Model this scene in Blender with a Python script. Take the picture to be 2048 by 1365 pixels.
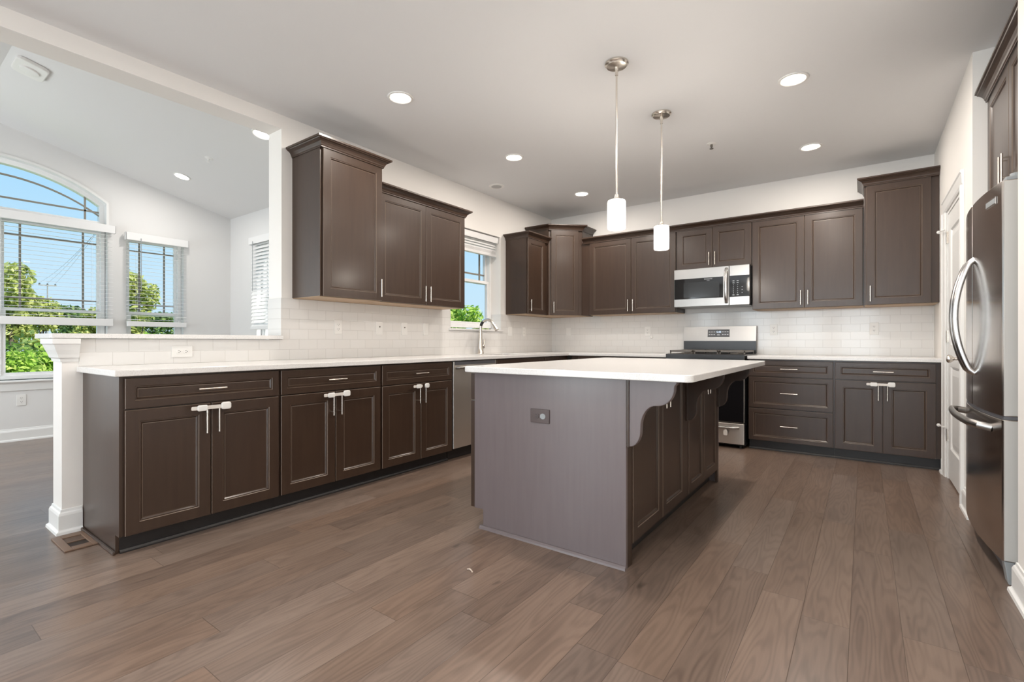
import bpy, bmesh, math, random
import numpy as np
from mathutils import Vector, Matrix
random.seed(7); rng = np.random.default_rng(11)
PI = math.pi
SC = bpy.context.scene
COL = SC.collection
for o in list(bpy.data.objects): bpy.data.objects.remove(o, do_unlink=True)

# ------------------------------------------------------------------ camera, sky, sun, exposure
cam_d = bpy.data.cameras.new('camera'); cam = bpy.data.objects.new('camera', cam_d); COL.objects.link(cam)
cam_d.sensor_fit = 'HORIZONTAL'; cam_d.sensor_width = 36.0
cam_d.lens = 36.0 * 969.0 / 2048.0
cam_d.shift_y = (682.5 - 681.7) / 2048.0
cam_d.clip_start = 0.02; cam_d.clip_end = 500
cam.location = (0, 0, 1.0464)
cam.rotation_euler = (PI / 2, 0, 0.6283)
SC.camera = cam
SC.view_settings.view_transform = 'Standard'
SC.view_settings.look = 'None'
SC.view_settings.gamma = 1.0
SC.view_settings.use_curve_mapping = False
SC.view_settings.exposure = 0.36
SC.cycles.use_denoising = True
SC.cycles.max_bounces = 10
SC.cycles.diffuse_bounces = 6
SC.cycles.glossy_bounces = 5
SC.cycles.transparent_max_bounces = 16
SC.cycles.sample_clamp_indirect = 6.0
SC.cycles.caustics_reflective = False
SC.cycles.caustics_refractive = False

world = bpy.data.worlds.new('sky'); SC.world = world; world.use_nodes = True
wn = world.node_tree; wn.nodes.clear()
w_out = wn.nodes.new('ShaderNodeOutputWorld'); w_bg = wn.nodes.new('ShaderNodeBackground')
w_tc = wn.nodes.new('ShaderNodeTexCoord'); w_sx = wn.nodes.new('ShaderNodeSeparateXYZ'); w_cr = wn.nodes.new('ShaderNodeValToRGB')
cr = w_cr.color_ramp
cr.elements[0].position = 0.0; cr.elements[0].color = (0.62, 0.80, 0.93, 1)
cr.elements[1].position = 1.0; cr.elements[1].color = (0.16, 0.40, 0.85, 1)
e = cr.elements.new(0.12); e.color = (0.56, 0.79, 0.97, 1)
e = cr.elements.new(0.30); e.color = (0.36, 0.68, 0.98, 1)
wn.links.new(w_tc.outputs['Generated'], w_sx.inputs[0]); wn.links.new(w_sx.outputs['Z'], w_cr.inputs[0])
wn.links.new(w_cr.outputs[0], w_bg.inputs[0]); w_bg.inputs[1].default_value = 0.84
wn.links.new(w_bg.outputs[0], w_out.inputs[0])

def lamp(name, kind, loc, energy, color=(1, 1, 1), rot=(0, 0, 0), **kw):
    d = bpy.data.lights.new(name, kind); d.energy = energy; d.color = color
    for k, v in kw.items(): setattr(d, k, v)
    o = bpy.data.objects.new(name, d); COL.objects.link(o); o.location = loc; o.rotation_euler = rot
    return o
# sun stands over the kitchen side of the house, so it lights the garden and stays out of the rooms
sd = Vector((-0.62, -0.25, -0.75)).normalized()
sun = lamp('sun', 'SUN', (0, 0, 12), 6.0, (1.0, 0.95, 0.86)); sun.data.angle = 0.02
sun.rotation_euler = sd.to_track_quat('-Z', 'Y').to_euler()
# area lamps added as fill outside unseen tall windows behind the camera
XL_OUT = -3.71
WIN_BACK = [(-3.05, -2.05), (-1.85, -0.85), (-0.65, 0.35)]
for a, b in WIN_BACK:
    lamp('daylight_fill', 'AREA', ((a + b) / 2, -4.74, 1.25), 42, (0.86, 0.93, 1.0), (PI / 2, 0, 0), shape='RECTANGLE', size=b - a, size_y=2.1)
# lamps added as fill at unseen windows: sunroom front wall, rear left wall
lamp('daylight_fill', 'AREA', (-6.05, -1.39, 1.5), 62, (0.93, 0.965, 1.0), (PI / 2, 0, 0), shape='RECTANGLE', size=1.9, size_y=1.7)
lamp('daylight_fill', 'AREA', (XL_OUT - 0.05, -2.95, 1.2), 105, (0.90, 0.95, 1.0), (0, -PI / 2, 0), shape='RECTANGLE', size=2.1, size_y=2.3)
CAN_W = 12.0
CAN_COL = (1.0, 0.915, 0.825)

# ------------------------------------------------------------------ dimensions (metres)
XW, YW, XR, ZC = -3.527, 5.793, 0.515, 2.743
XL = -3.71            # sunroom face of the left wall
XS, YS = -7.2, 3.18   # sunroom window wall and end wall
RIDGE_Y, RIDGE_Z, EAVE_Z = 0.76, 3.34, 2.76

# ------------------------------------------------------------------ node helpers / materials
MATS = {}
def mat(name):
    m = bpy.data.materials.new(name); m.use_nodes = True
    nt = m.node_tree; b = nt.nodes['Principled BSDF']; MATS[name] = m
    return m, nt, b
def setp(b, **kw):
    for k, v in kw.items():
        k = k.replace('_', ' ')
        if k in b.inputs:
            if isinstance(v, tuple) and len(v) == 3: v = (*v, 1)
            b.inputs[k].default_value = v
def N(nt, t, **kw):
    n = nt.nodes.new(t)
    for k, v in kw.items(): setattr(n, k, v)
    return n
def L(nt, a, b): nt.links.new(a, b)
def math_n(nt, op, a, b=None, c=None):
    n = N(nt, 'ShaderNodeMath', operation=op)
    for i, v in enumerate((a, b, c)):
        if v is None: continue
        if isinstance(v, (int, float)): n.inputs[i].default_value = v
        else: L(nt, v, n.inputs[i])
    return n.outputs[0]
def simple(name, col, rough=0.5, metal=0.0, spec=0.5, **kw):
    m, nt, b = mat(name); setp(b, Base_Color=col, Roughness=rough, Metallic=metal); b.inputs['Specular IOR Level'].default_value = spec
    setp(b, **kw)
    return m
def noise_mix(nt, b, c1, c2, scale, coord='Object', stretch=(1, 1, 1), lo=0.3, hi=0.7, detail=4, rand=True, bump=0.0, bdist=0.001):
    tc = N(nt, 'ShaderNodeTexCoord'); mp = N(nt, 'ShaderNodeMapping'); mp.inputs['Scale'].default_value = stretch
    L(nt, tc.outputs[coord], mp.inputs[0])
    if rand:
        oi = N(nt, 'ShaderNodeObjectInfo'); m1 = math_n(nt, 'MULTIPLY', oi.outputs['Random'], 37.0)
        cx = N(nt, 'ShaderNodeCombineXYZ'); L(nt, m1, cx.inputs[0]); L(nt, m1, cx.inputs[2]); L(nt, cx.outputs[0], mp.inputs['Location'])
    nz = N(nt, 'ShaderNodeTexNoise'); nz.inputs['Scale'].default_value = scale; nz.inputs['Detail'].default_value = detail
    L(nt, mp.outputs[0], nz.inputs[0])
    r = N(nt, 'ShaderNodeValToRGB'); r.color_ramp.elements[0].position = lo; r.color_ramp.elements[1].position = hi
    r.color_ramp.elements[0].color = (*c1, 1); r.color_ramp.elements[1].color = (*c2, 1)
    L(nt, nz.outputs[0], r.inputs[0]); L(nt, r.outputs[0], b.inputs['Base Color'])
    if bump:
        bp = N(nt, 'ShaderNodeBump'); bp.inputs['Strength'].default_value = bump; bp.inputs['Distance'].default_value = bdist
        L(nt, nz.outputs[0], bp.inputs['Height']); L(nt, bp.outputs[0], b.inputs['Normal'])
    return nz
# painted walls / ceilings
def paint(name, col, rough=0.55):
    m, nt, b = mat(name); setp(b, Base_Color=col, Roughness=rough); b.inputs['Specular IOR Level'].default_value = 0.3
    tc = N(nt, 'ShaderNodeTexCoord'); nz = N(nt, 'ShaderNodeTexNoise'); nz.inputs['Scale'].default_value = 220
    L(nt, tc.outputs['Object'], nz.inputs[0]); bp = N(nt, 'ShaderNodeBump'); bp.inputs['Strength'].default_value = 0.04; bp.inputs['Distance'].default_value = 0.001
    L(nt, nz.outputs[0], bp.inputs['Height']); L(nt, bp.outputs[0], b.inputs['Normal'])
    return m
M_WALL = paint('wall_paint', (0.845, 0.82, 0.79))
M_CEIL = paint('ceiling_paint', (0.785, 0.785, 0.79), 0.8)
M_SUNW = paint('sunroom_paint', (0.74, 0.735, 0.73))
M_TRIM = simple('white_trim_paint', (0.80, 0.80, 0.79), 0.35)
M_VINYL = simple('white_vinyl', (0.88, 0.88, 0.88), 0.35)
M_PLATE = simple('white_plastic', (0.80, 0.79, 0.77), 0.3)
M_SLOT = simple('dark_slot', (0.03, 0.03, 0.03), 0.6)
M_MUNT = simple('taupe_muntin', (0.26, 0.24, 0.205), 0.5)
# espresso stained maple
def wood(name, c1, c2, rough):
    m, nt, b = mat(name); setp(b, Roughness=rough, Coat_Weight=0.4, Coat_Roughness=0.2)
    b.inputs['Specular IOR Level'].default_value = 0.4
    nz = noise_mix(nt, b, c1, c2, 3.0, stretch=(14, 14, 1.1), lo=0.2, hi=0.8, detail=5, bump=0.02)
    return m
M_WOOD = wood('espresso_wood', (0.035, 0.0180, 0.0105), (0.047, 0.0258, 0.0158), 0.43)
M_WOOD_SHEEN = wood('espresso_sheen', (0.142, 0.116, 0.119), (0.160, 0.132, 0.135), 0.32)  # reflected window sheen painted in as a paler base on the island end
M_EDGE = simple('rubbed_edge', (0.125, 0.088, 0.064), 0.4)
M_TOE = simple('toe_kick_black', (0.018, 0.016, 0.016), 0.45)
M_NATURAL = simple('natural_maple_underside', (0.42, 0.29, 0.18), 0.5)
# quartz
m, nt, b = mat('white_quartz'); setp(b, Roughness=0.16); noise_mix(nt, b, (0.66, 0.65, 0.635), (0.775, 0.765, 0.755), 260, lo=0.34, hi=0.5, detail=2, rand=False); M_QUARTZ = m
# subway tile
def tile(name, u, v, off=(0, 0)):
    m, nt, b = mat(name); setp(b, Roughness=0.12)
    tc = N(nt, 'ShaderNodeTexCoord'); sp = N(nt, 'ShaderNodeSeparateXYZ'); L(nt, tc.outputs['Object'], sp.inputs[0])
    cb = N(nt, 'ShaderNodeCombineXYZ')
    L(nt, math_n(nt, 'ADD', sp.outputs[u], off[0]), cb.inputs[0]); L(nt, math_n(nt, 'ADD', sp.outputs[v], off[1]), cb.inputs[1])
    br = N(nt, 'ShaderNodeTexBrick'); br.offset = 0.5; br.inputs['Scale'].default_value = 1.0
    br.inputs['Brick Width'].default_value = 0.1525; br.inputs['Row Height'].default_value = 0.0772; br.inputs['Mortar Size'].default_value = 0.0014
    br.inputs['Mortar Smooth'].default_value = 0.25; br.inputs['Bias'].default_value = 0
    br.inputs['Color1'].default_value = (0.745, 0.735, 0.72, 1); br.inputs['Color2'].default_value = (0.73, 0.715, 0.695, 1); br.inputs['Mortar'].default_value = (0.60, 0.585, 0.565, 1)
    L(nt, cb.outputs[0], br.inputs['Vector']); L(nt, br.outputs['Color'], b.inputs['Base Color'])
    bp = N(nt, 'ShaderNodeBump'); bp.invert = True; bp.inputs['Strength'].default_value = 0.5; bp.inputs['Distance'].default_value = 0.001
    L(nt, br.outputs['Fac'], bp.inputs['Height']); L(nt, bp.outputs[0], b.inputs['Normal'])
    return m
M_TILE_L = tile('subway_tile_left', 1, 2, (-0.834, -0.908))
M_TILE_B = tile('subway_tile_back', 0, 2, (0.03, -0.908))
# metals
def brushed(name, col, rough, stretch):
    m, nt, b = mat(name); setp(b, Base_Color=col, Metallic=1.0, Roughness=rough)
    tc = N(nt, 'ShaderNodeTexCoord'); mp = N(nt, 'ShaderNodeMapping'); mp.inputs['Scale'].default_value = stretch; L(nt, tc.outputs['Object'], mp.inputs[0])
    nz = N(nt, 'ShaderNodeTexNoise'); nz.inputs['Scale'].default_value = 1.0; nz.inputs['Detail'].default_value = 3; L(nt, mp.outputs[0], nz.inputs[0])
    mr = N(nt, 'ShaderNodeMapRange'); mr.inputs['To Min'].default_value = rough * 0.8; mr.inputs['To Max'].default_value = rough * 1.25
    L(nt, nz.outputs[0], mr.inputs[0]); L(nt, mr.outputs[0], b.inputs['Roughness'])
    return m
M_STEEL = brushed('brushed_stainless', (0.37, 0.36, 0.35), 0.30, (6, 6, 900))
M_STEELV = brushed('brushed_stainless_door', (0.72, 0.68, 0.63), 0.38, (900, 900, 6))
M_FRIDGE = brushed('smooth_stainless', (0.60, 0.56, 0.53), 0.17, (6, 900, 900))
M_NICKEL = simple('brushed_nickel', (0.72, 0.67, 0.61), 0.27, 1.0)
M_CHROME = simple('satin_steel', (0.55, 0.545, 0.54), 0.24, 1.0)
M_FSIDE = simple('fridge_side_gray', (0.48, 0.47, 0.45), 0.4)
M_BLACKG = simple('black_glass', (0.006, 0.006, 0.007), 0.05)
M_BLACK = simple('black_enamel', (0.018, 0.018, 0.02), 0.25)
M_IRON = simple('cast_iron', (0.13, 0.115, 0.10), 0.38)
M_DGREY = simple('dark_gray_plastic', (0.10, 0.10, 0.11), 0.4)
M_GREYP = simple('gray_plastic', (0.30, 0.32, 0.33), 0.4)
M_MARK = simple('light_marking', (0.6, 0.62, 0.65), 0.5)
M_LOCK = simple('translucent_white_plastic', (0.72, 0.68, 0.64), 0.35)
M_BRONZE = simple('brown_outlet_plate', (0.085, 0.062, 0.06), 0.3)
def emit(name, col, s):
    m, nt, b = mat(name); setp(b, Base_Color=(0.9, 0.9, 0.9), Roughness=0.3, Emission_Color=col, Emission_Strength=s); return m
M_LENS = emit('lamp_lens', (1.0, 0.93, 0.82), 7.0)
M_SHADE = emit('lit_frosted_glass', (1.0, 0.96, 0.90), 2.6)
nt = M_SHADE.node_tree; t_ = N(nt, 'ShaderNodeBsdfTransparent'); mx = N(nt, 'ShaderNodeMixShader'); mx.inputs[0].default_value = 0.45
L(nt, nt.nodes['Principled BSDF'].outputs[0], mx.inputs[1]); L(nt, t_.outputs[0], mx.inputs[2]); L(nt, mx.outputs[0], nt.nodes['Material Output'].inputs[0])
M_LCD = emit('display_digits', (0.5, 0.75, 1.0), 0.9)
# window glass: clear with a faint mirror
m = bpy.data.materials.new('window_glass'); m.use_nodes = True; nt = m.node_tree; nt.nodes.clear()
o_ = N(nt, 'ShaderNodeOutputMaterial'); t_ = N(nt, 'ShaderNodeBsdfTransparent'); g_ = N(nt, 'ShaderNodeBsdfGlossy'); mx = N(nt, 'ShaderNodeMixShader')
g_.inputs['Roughness'].default_value = 0.01; mx.inputs[0].default_value = 0.004; t_.inputs[0].default_value = (0.97, 0.98, 0.975, 1)
L(nt, t_.outputs[0], mx.inputs[1]); L(nt, g_.outputs[0], mx.inputs[2]); L(nt, mx.outputs[0], o_.inputs[0]); M_GLASS = m
# blind slats: thin vinyl, a little translucent
m, nt, b = mat('blind_vinyl'); setp(b, Base_Color=(0.80, 0.80, 0.80), Roughness=0.4); M_BLIND = m
# plank floor: boards run along Y
m, nt, b = mat('oak_planks'); setp(b, Roughness=0.28); M_FLOOR = m
b.inputs['Specular IOR Level'].default_value = 0.5
PW, PL = 0.1525, 1.22
tc = N(nt, 'ShaderNodeTexCoord'); sp = N(nt, 'ShaderNodeSeparateXYZ'); L(nt, tc.outputs['Object'], sp.inputs[0])
xr = math_n(nt, 'DIVIDE', math_n(nt, 'SUBTRACT', sp.outputs[0], 0.263), PW); row = math_n(nt, 'FLOOR', xr); fx = math_n(nt, 'FRACT', xr)
wn1 = N(nt, 'ShaderNodeTexWhiteNoise', noise_dimensions='1D'); L(nt, row, wn1.inputs['W'])
yr = math_n(nt, 'ADD', math_n(nt, 'DIVIDE', sp.outputs[1], PL), math_n(nt, 'MULTIPLY', wn1.outputs[0], 7.3)); col_ = math_n(nt, 'FLOOR', yr); fy = math_n(nt, 'FRACT', yr)
cid = N(nt, 'ShaderNodeCombineXYZ'); L(nt, row, cid.inputs[0]); L(nt, col_, cid.inputs[1])
wn2 = N(nt, 'ShaderNodeTexWhiteNoise', noise_dimensions='2D'); L(nt, cid.outputs[0], wn2.inputs['Vector'])
# per-board offset of the grain
off = N(nt, 'ShaderNodeCombineXYZ'); L(nt, math_n(nt, 'MULTIPLY', wn2.outputs[0], 40.0), off.inputs[0]); L(nt, math_n(nt, 'MULTIPLY', wn2.outputs[0], 91.0), off.inputs[1])
va = N(nt, 'ShaderNodeVectorMath', operation='ADD'); L(nt, tc.outputs['Object'], va.inputs[0]); L(nt, off.outputs[0], va.inputs[1])
def mapped(scale):
    mp = N(nt, 'ShaderNodeMapping'); mp.inputs['Scale'].default_value = scale; L(nt, va.outputs[0], mp.inputs[0]); return mp.outputs[0]
n_f = N(nt, 'ShaderNodeTexNoise'); n_f.inputs['Scale'].default_value = 1; n_f.inputs['Detail'].default_value = 6; L(nt, mapped((70, 4, 1)), n_f.inputs[0])
n_c = N(nt, 'ShaderNodeTexNoise'); n_c.inputs['Scale'].default_value = 1; n_c.inputs['Detail'].default_value = 3; L(nt, mapped((9, 1.3, 1)), n_c.inputs[0])
n_r = N(nt, 'ShaderNodeTexNoise'); n_r.inputs['Scale'].default_value = 1; n_r.inputs['Detail'].default_value = 2.0; n_r.inputs['Roughness'].default_value = 0.4; L(nt, mapped((8.5, 0.95, 1)), n_r.inputs[0])
ringw = math_n(nt, 'SINE', math_n(nt, 'MULTIPLY', n_r.outputs[0], 105.0))
ringm = N(nt, 'ShaderNodeMapRange'); ringm.inputs['From Min'].default_value = -1.0; ringm.inputs['From Max'].default_value = 0.4; L(nt, ringw, ringm.inputs[0])
n_k = N(nt, 'ShaderNodeTexNoise'); n_k.inputs['Scale'].default_value = 1; n_k.inputs['Detail'].default_value = 1; L(nt, mapped((16, 6.5, 1)), n_k.inputs[0])
knot = N(nt, 'ShaderNodeMapRange'); knot.inputs['From Min'].default_value = 0.72; knot.inputs['From Max'].default_value = 0.84; L(nt, n_k.outputs[0], knot.inputs[0])
g1 = math_n(nt, 'ADD', math_n(nt, 'MULTIPLY', n_f.outputs[0], 0.30), math_n(nt, 'ADD', math_n(nt, 'MULTIPLY', n_c.outputs[0], 0.40), math_n(nt, 'ADD', math_n(nt, 'MULTIPLY', ringm.outputs[0], 0.13), 0.055)))
g2 = math_n(nt, 'ADD', g1, math_n(nt, 'MULTIPLY', math_n(nt, 'SUBTRACT', wn2.outputs[0], 0.5), 0.15))
rp = N(nt, 'ShaderNodeValToRGB'); L(nt, g2, rp.inputs[0])
el = rp.color_ramp.elements; el[0].position = 0.28; el[0].color = (0.120, 0.082, 0.063, 1); el[1].position = 0.78; el[1].color = (0.245, 0.175, 0.135, 1)
ee = el.new(0.52); ee.color = (0.182, 0.127, 0.097, 1)
hs = N(nt, 'ShaderNodeHueSaturation'); L(nt, rp.outputs[0], hs.inputs['Color'])
sc_ = N(nt, 'ShaderNodeSeparateColor'); L(nt, wn2.outputs['Color'], sc_.inputs[0])
L(nt, math_n(nt, 'ADD', 0.84, math_n(nt, 'MULTIPLY', sc_.outputs[1], 0.22)), hs.inputs['Saturation'])
L(nt, math_n(nt, 'ADD', 0.90, math_n(nt, 'MULTIPLY', sc_.outputs[2], 0.20)), hs.inputs['Value'])
kd = N(nt, 'ShaderNodeMix', data_type='RGBA'); kd.inputs['B'].default_value = (0.045, 0.030, 0.024, 1)
L(nt, math_n(nt, 'MULTIPLY', knot.outputs[0], 0.7), kd.inputs['Factor']); L(nt, hs.outputs[0], kd.inputs['A'])
ex = math_n(nt, 'MINIMUM', fx, math_n(nt, 'SUBTRACT', 1.0, fx)); ey = math_n(nt, 'MULTIPLY', math_n(nt, 'MINIMUM', fy, math_n(nt, 'SUBTRACT', 1.0, fy)), PL / PW)
sm = N(nt, 'ShaderNodeMapRange'); sm.inputs['From Min'].default_value = 0.002; sm.inputs['From Max'].default_value = 0.010; L(nt, math_n(nt, 'MINIMUM', ex, ey), sm.inputs[0])
ks = N(nt, 'ShaderNodeMix', data_type='RGBA'); ks.inputs['A'].default_value = (0.07, 0.046, 0.034, 1)
L(nt, sm.outputs[0], ks.inputs['Factor']); L(nt, kd.outputs['Result'], ks.inputs['B']); L(nt, ks.outputs['Result'], b.inputs['Base Color'])
hsum = math_n(nt, 'ADD', math_n(nt, 'MULTIPLY', n_f.outputs[0], 0.3), sm.outputs[0])
bp = N(nt, 'ShaderNodeBump'); bp.inputs['Strength'].default_value = 0.18; bp.inputs['Distance'].default_value = 0.0015; L(nt, hsum, bp.inputs['Height']); L(nt, bp.outputs[0], b.inputs['Normal'])
# leaves
def leaf_mat(name, dark, mid, light):
    m, nt, b = mat(name); setp(b, Roughness=0.5); b.inputs['Specular IOR Level'].default_value = 0.25
    g = N(nt, 'ShaderNodeNewGeometry'); r = N(nt, 'ShaderNodeValToRGB'); e = r.color_ramp.elements
    e[0].color = (*dark, 1); e[1].color = (*light, 1); k = e.new(0.5); k.color = (*mid, 1)
    L(nt, g.outputs['Random Per Island'], r.inputs[0]); L(nt, r.outputs[0], b.inputs['Base Color'])
    tr = N(nt, 'ShaderNodeBsdfTranslucent'); L(nt, r.outputs[0], tr.inputs[0]); mx = N(nt, 'ShaderNodeMixShader'); mx.inputs[0].default_value = 0.45
    out = nt.nodes['Material Output']; L(nt, b.outputs[0], mx.inputs[1]); L(nt, tr.outputs[0], mx.inputs[2]); L(nt, mx.outputs[0], out.inputs[0])
    return m
M_LEAF_B = leaf_mat('bright_leaf', (0.12, 0.26, 0.03), (0.36, 0.56, 0.08), (0.70, 0.78, 0.22))
M_LEAF_D = leaf_mat('dark_leaf', (0.05, 0.10, 0.03), (0.15, 0.25, 0.07), (0.36, 0.46, 0.15))
M_LEAF_Y = leaf_mat('yellow_leaf', (0.22, 0.28, 0.06), (0.48, 0.52, 0.15), (0.74, 0.74, 0.32))
M_BARK = simple('bark', (0.12, 0.09, 0.07), 0.9)
M_POLE = simple('weathered_pole', (0.30, 0.29, 0.28), 0.9)
M_GRASS = simple('grass_ground', (0.16, 0.24, 0.06), 0.9)

# ------------------------------------------------------------------ mesh builder
class MB:
    def __init__(s): s.v = []; s.f = []; s.edge_faces = set()
    def add(s, vs, fs):
        n = len(s.v); s.v += [tuple(p) for p in vs]; s.f += [tuple(i + n for i in f) for f in fs]; return s
    def box(s, x0, x1, y0, y1, z0, z1):
        if x0 > x1: x0, x1 = x1, x0
        if y0 > y1: y0, y1 = y1, y0
        if z0 > z1: z0, z1 = z1, z0
        v = [(x0, y0, z0), (x1, y0, z0), (x1, y1, z0), (x0, y1, z0), (x0, y0, z1), (x1, y0, z1), (x1, y1, z1), (x0, y1, z1)]
        return s.add(v, [(0, 3, 2, 1), (4, 5, 6, 7), (0, 1, 5, 4), (1, 2, 6, 5), (2, 3, 7, 6), (3, 0, 4, 7)])
    def prism(s, poly, a, b, axis='z'):
        # extrude a 2D polygon along an axis; the polygon's coordinates are the other two axes in order
        def P(p, h): return {'x': (h, p[0], p[1]), 'y': (p[0], h, p[1]), 'z': (p[0], p[1], h)}[axis]
        n = len(poly); v = [P(p, a) for p in poly] + [P(p, b) for p in poly]
        return s.add(v, [tuple(range(n))[::-1], tuple(range(n, 2 * n))] + [(i, (i + 1) % n, n + (i + 1) % n, n + i) for i in range(n)])
    def tube(s, pts, r, n=10, cap=True, squash=None):
        pts = [Vector(p) for p in pts]; rs = r if isinstance(r, (list, tuple)) else [r] * len(pts)
        base = len(s.v); up = None
        for i, p in enumerate(pts):
            t = (pts[min(i + 1, len(pts) - 1)] - pts[max(i - 1, 0)]).normalized()
            if up is None:
                up = Vector((0, 0, 1)) if abs(t.z) < 0.9 else Vector((1, 0, 0))
            a = t.cross(up).normalized(); bb = a.cross(t).normalized(); up = bb
            for k in range(n):
                q = 2 * PI * k / n; ca, sa = math.cos(q), math.sin(q)
                if squash: ca *= squash[0]; sa *= squash[1]
                s.v.append(tuple(p + (a * ca + bb * sa) * rs[i]))
        for i in range(len(pts) - 1):
            for k in range(n):
                a0 = base + i * n + k; a1 = base + i * n + (k + 1) % n
                s.f.append((a0, a1, a1 + n, a0 + n))
        if cap:
            s.f.append(tuple(base + k for k in range(n))[::-1]); m = base + (len(pts) - 1) * n; s.f.append(tuple(m + k for k in range(n)))
        return s
    def cyl(s, p0, p1, r, n=12): return s.tube([p0, p1], r, n)
    def lathe(s, prof, c, n=24, axis=Vector((0, 0, 1))):
        # prof: (radius, height along axis)
        axis = Vector(axis).normalized(); h = Vector((1, 0, 0)) if abs(axis.x) < 0.9 else Vector((0, 1, 0))
        a = axis.cross(h).normalized(); bb = axis.cross(a).normalized(); c = Vector(c); base = len(s.v)
        for r, z in prof:
            for k in range(n):
                q = 2 * PI * k / n; s.v.append(tuple(c + axis * z + (a * math.cos(q) + bb * math.sin(q)) * max(r, 1e-5)))
        for i in range(len(prof) - 1):
            for k in range(n):
                a0 = base + i * n + k; a1 = base + i * n + (k + 1) % n; s.f.append((a0, a1, a1 + n, a0 + n))
        s.f.append(tuple(base + k for k in range(n))[::-1]); m = base + (len(prof) - 1) * n; s.f.append(tuple(m + k for k in range(n)))
        return s
    def panel(s, x0, x1, z0, z1, stile=0.057, y=0.0, th=0.02):
        # framed front: front face at y, back at y+th, moulded step down to a flat recessed panel
        prof = [(0, th), (0, 0.003), (0.0025, 0), (stile, 0), (stile + 0.003, 0.0035), (stile + 0.008, 0.0035), (stile + 0.014, 0.0105), (stile + 0.017, 0.0095)]
        base = len(s.v)
        for d, dy in prof:
            s.v += [(x0 + d, y + dy, z0 + d), (x1 - d, y + dy, z0 + d), (x1 - d, y + dy, z1 - d), (x0 + d, y + dy, z1 - d)]
        n = len(prof)
        for i in range(n - 1):
            for k in range(4):
                a0 = base + i * 4 + k; a1 = base + i * 4 + (k + 1) % 4
                if i in (1, 3, 6): s.edge_faces.add(len(s.f))
                s.f.append((a0, a1, a1 + 4, a0 + 4))
        m = base + (n - 1) * 4; s.f.append((m, m + 1, m + 2, m + 3)); s.f.append((base + 3, base + 2, base + 1, base))
        return s
    def sweep(s, path, prof, closed=False):
        # path: list of (x,y); the profile grows to the right-hand side of the walking direction; prof: (out, z)
        pts = [Vector((p[0], p[1])) for p in path]; n = len(pts); base = len(s.v); m = len(prof)
        for i in range(n):
            d0 = (pts[i] - pts[i - 1]).normalized() if i > 0 or closed else None
            d1 = (pts[(i + 1) % n] - pts[i]).normalized() if i < n - 1 or closed else None
            if d0 is None: d0 = d1
            if d1 is None: d1 = d0
            n0 = Vector((d0.y, -d0.x)); n1 = Vector((d1.y, -d1.x)); mm = n0 + n1
            mit = mm / max(mm.dot(n0), 1e-4)
            for o_, z in prof: s.v.append((pts[i].x + mit.x * o_, pts[i].y + mit.y * o_, z))
        for i in range(n if closed else n - 1):
            j = (i + 1) % n
            for k in range(m):
                k2 = (k + 1) % m; s.f.append((base + i * m + k, base + i * m + k2, base + j * m + k2, base + j * m + k))
        if not closed:
            s.f.append(tuple(base + k for k in range(m))); s.f.append(tuple(base + (n - 1) * m + k for k in range(m))[::-1])
        return s
    def build(s, name, material, parent=None, bevel=0.0, smooth=False, seg=2, loc=None, rotz=0.0):
        me = bpy.data.meshes.new(name); me.from_pydata(s.v, [], s.f)
        bm = bmesh.new(); bm.from_mesh(me); bmesh.ops.recalc_face_normals(bm, faces=bm.faces); bm.to_mesh(me); bm.free()
        me.materials.append(material)
        if s.edge_faces:   # the glaze is rubbed through to a lighter brown along the moulded edges
            me.materials.append(M_EDGE)
            for i in s.edge_faces: me.polygons[i].material_index = 1
        o = bpy.data.objects.new(name, me); COL.objects.link(o)
        if parent is not None: o.parent = parent
        if loc is not None: o.location = loc
        if rotz: o.rotation_euler = (0, 0, rotz)
        if bevel:
            md = o.modifiers.new('bevel', 'BEVEL'); md.width = bevel; md.segments = seg; md.limit_method = 'ANGLE'; md.angle_limit = math.radians(40)
        if smooth:
            me.polygons.foreach_set('use_smooth', [True] * len(me.polygons)); me.set_sharp_from_angle(angle=math.radians(38))
        return o
def B(*a): return MB().box(*a)
def thing(name, label, cat, loc=(0, 0, 0), rotz=0.0, group=None):
    o = bpy.data.objects.new(name, None); COL.objects.link(o); o.location = loc; o.rotation_euler = (0, 0, rotz); o.empty_display_size = 0.1
    o['label'] = label; o['category'] = cat
    if group: o['group'] = group
    return o
def tag(o, label, cat, group=None):
    o['label'] = label; o['category'] = cat
    if group: o['group'] = group
    return o
def struct(o, label=None):
    o['kind'] = 'structure'
    if label: o['label'] = label
    return o
def copy_thing(src, loc, rotz, label):
    c = src.copy(); COL.objects.link(c); c.location = loc; c.rotation_euler = (0, 0, rotz); c['label'] = label
    for ch in src.children:
        d = ch.copy(); COL.objects.link(d); d.parent = c
        for g in ch.children:
            h = g.copy(); COL.objects.link(h); h.parent = d
    return c
def poly_slab(name, outer, holes, to3d, h0, h1, material):
    # flat wall from an outline with holes, given thickness h0..h1
    bm = bmesh.new(); edges = []
    for loop in [outer] + holes:
        vs = [bm.verts.new(to3d(p, h0)) for p in loop]
        for i in range(len(vs)): edges.append(bm.edges.new((vs[i], vs[(i + 1) % len(vs)])))
    bmesh.ops.triangle_fill(bm, use_beauty=True, use_dissolve=False, edges=edges)
    d = Vector(to3d((0, 0), h1)) - Vector(to3d((0, 0), h0))
    r = bmesh.ops.extrude_face_region(bm, geom=list(bm.faces))
    bmesh.ops.translate(bm, vec=d, verts=[g for g in r['geom'] if isinstance(g, bmesh.types.BMVert)])
    bmesh.ops.recalc_face_normals(bm, faces=bm.faces)
    me = bpy.data.meshes.new(name); bm.to_mesh(me); bm.free(); me.materials.append(material)
    o = bpy.data.objects.new(name, me); COL.objects.link(o); return o
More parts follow.
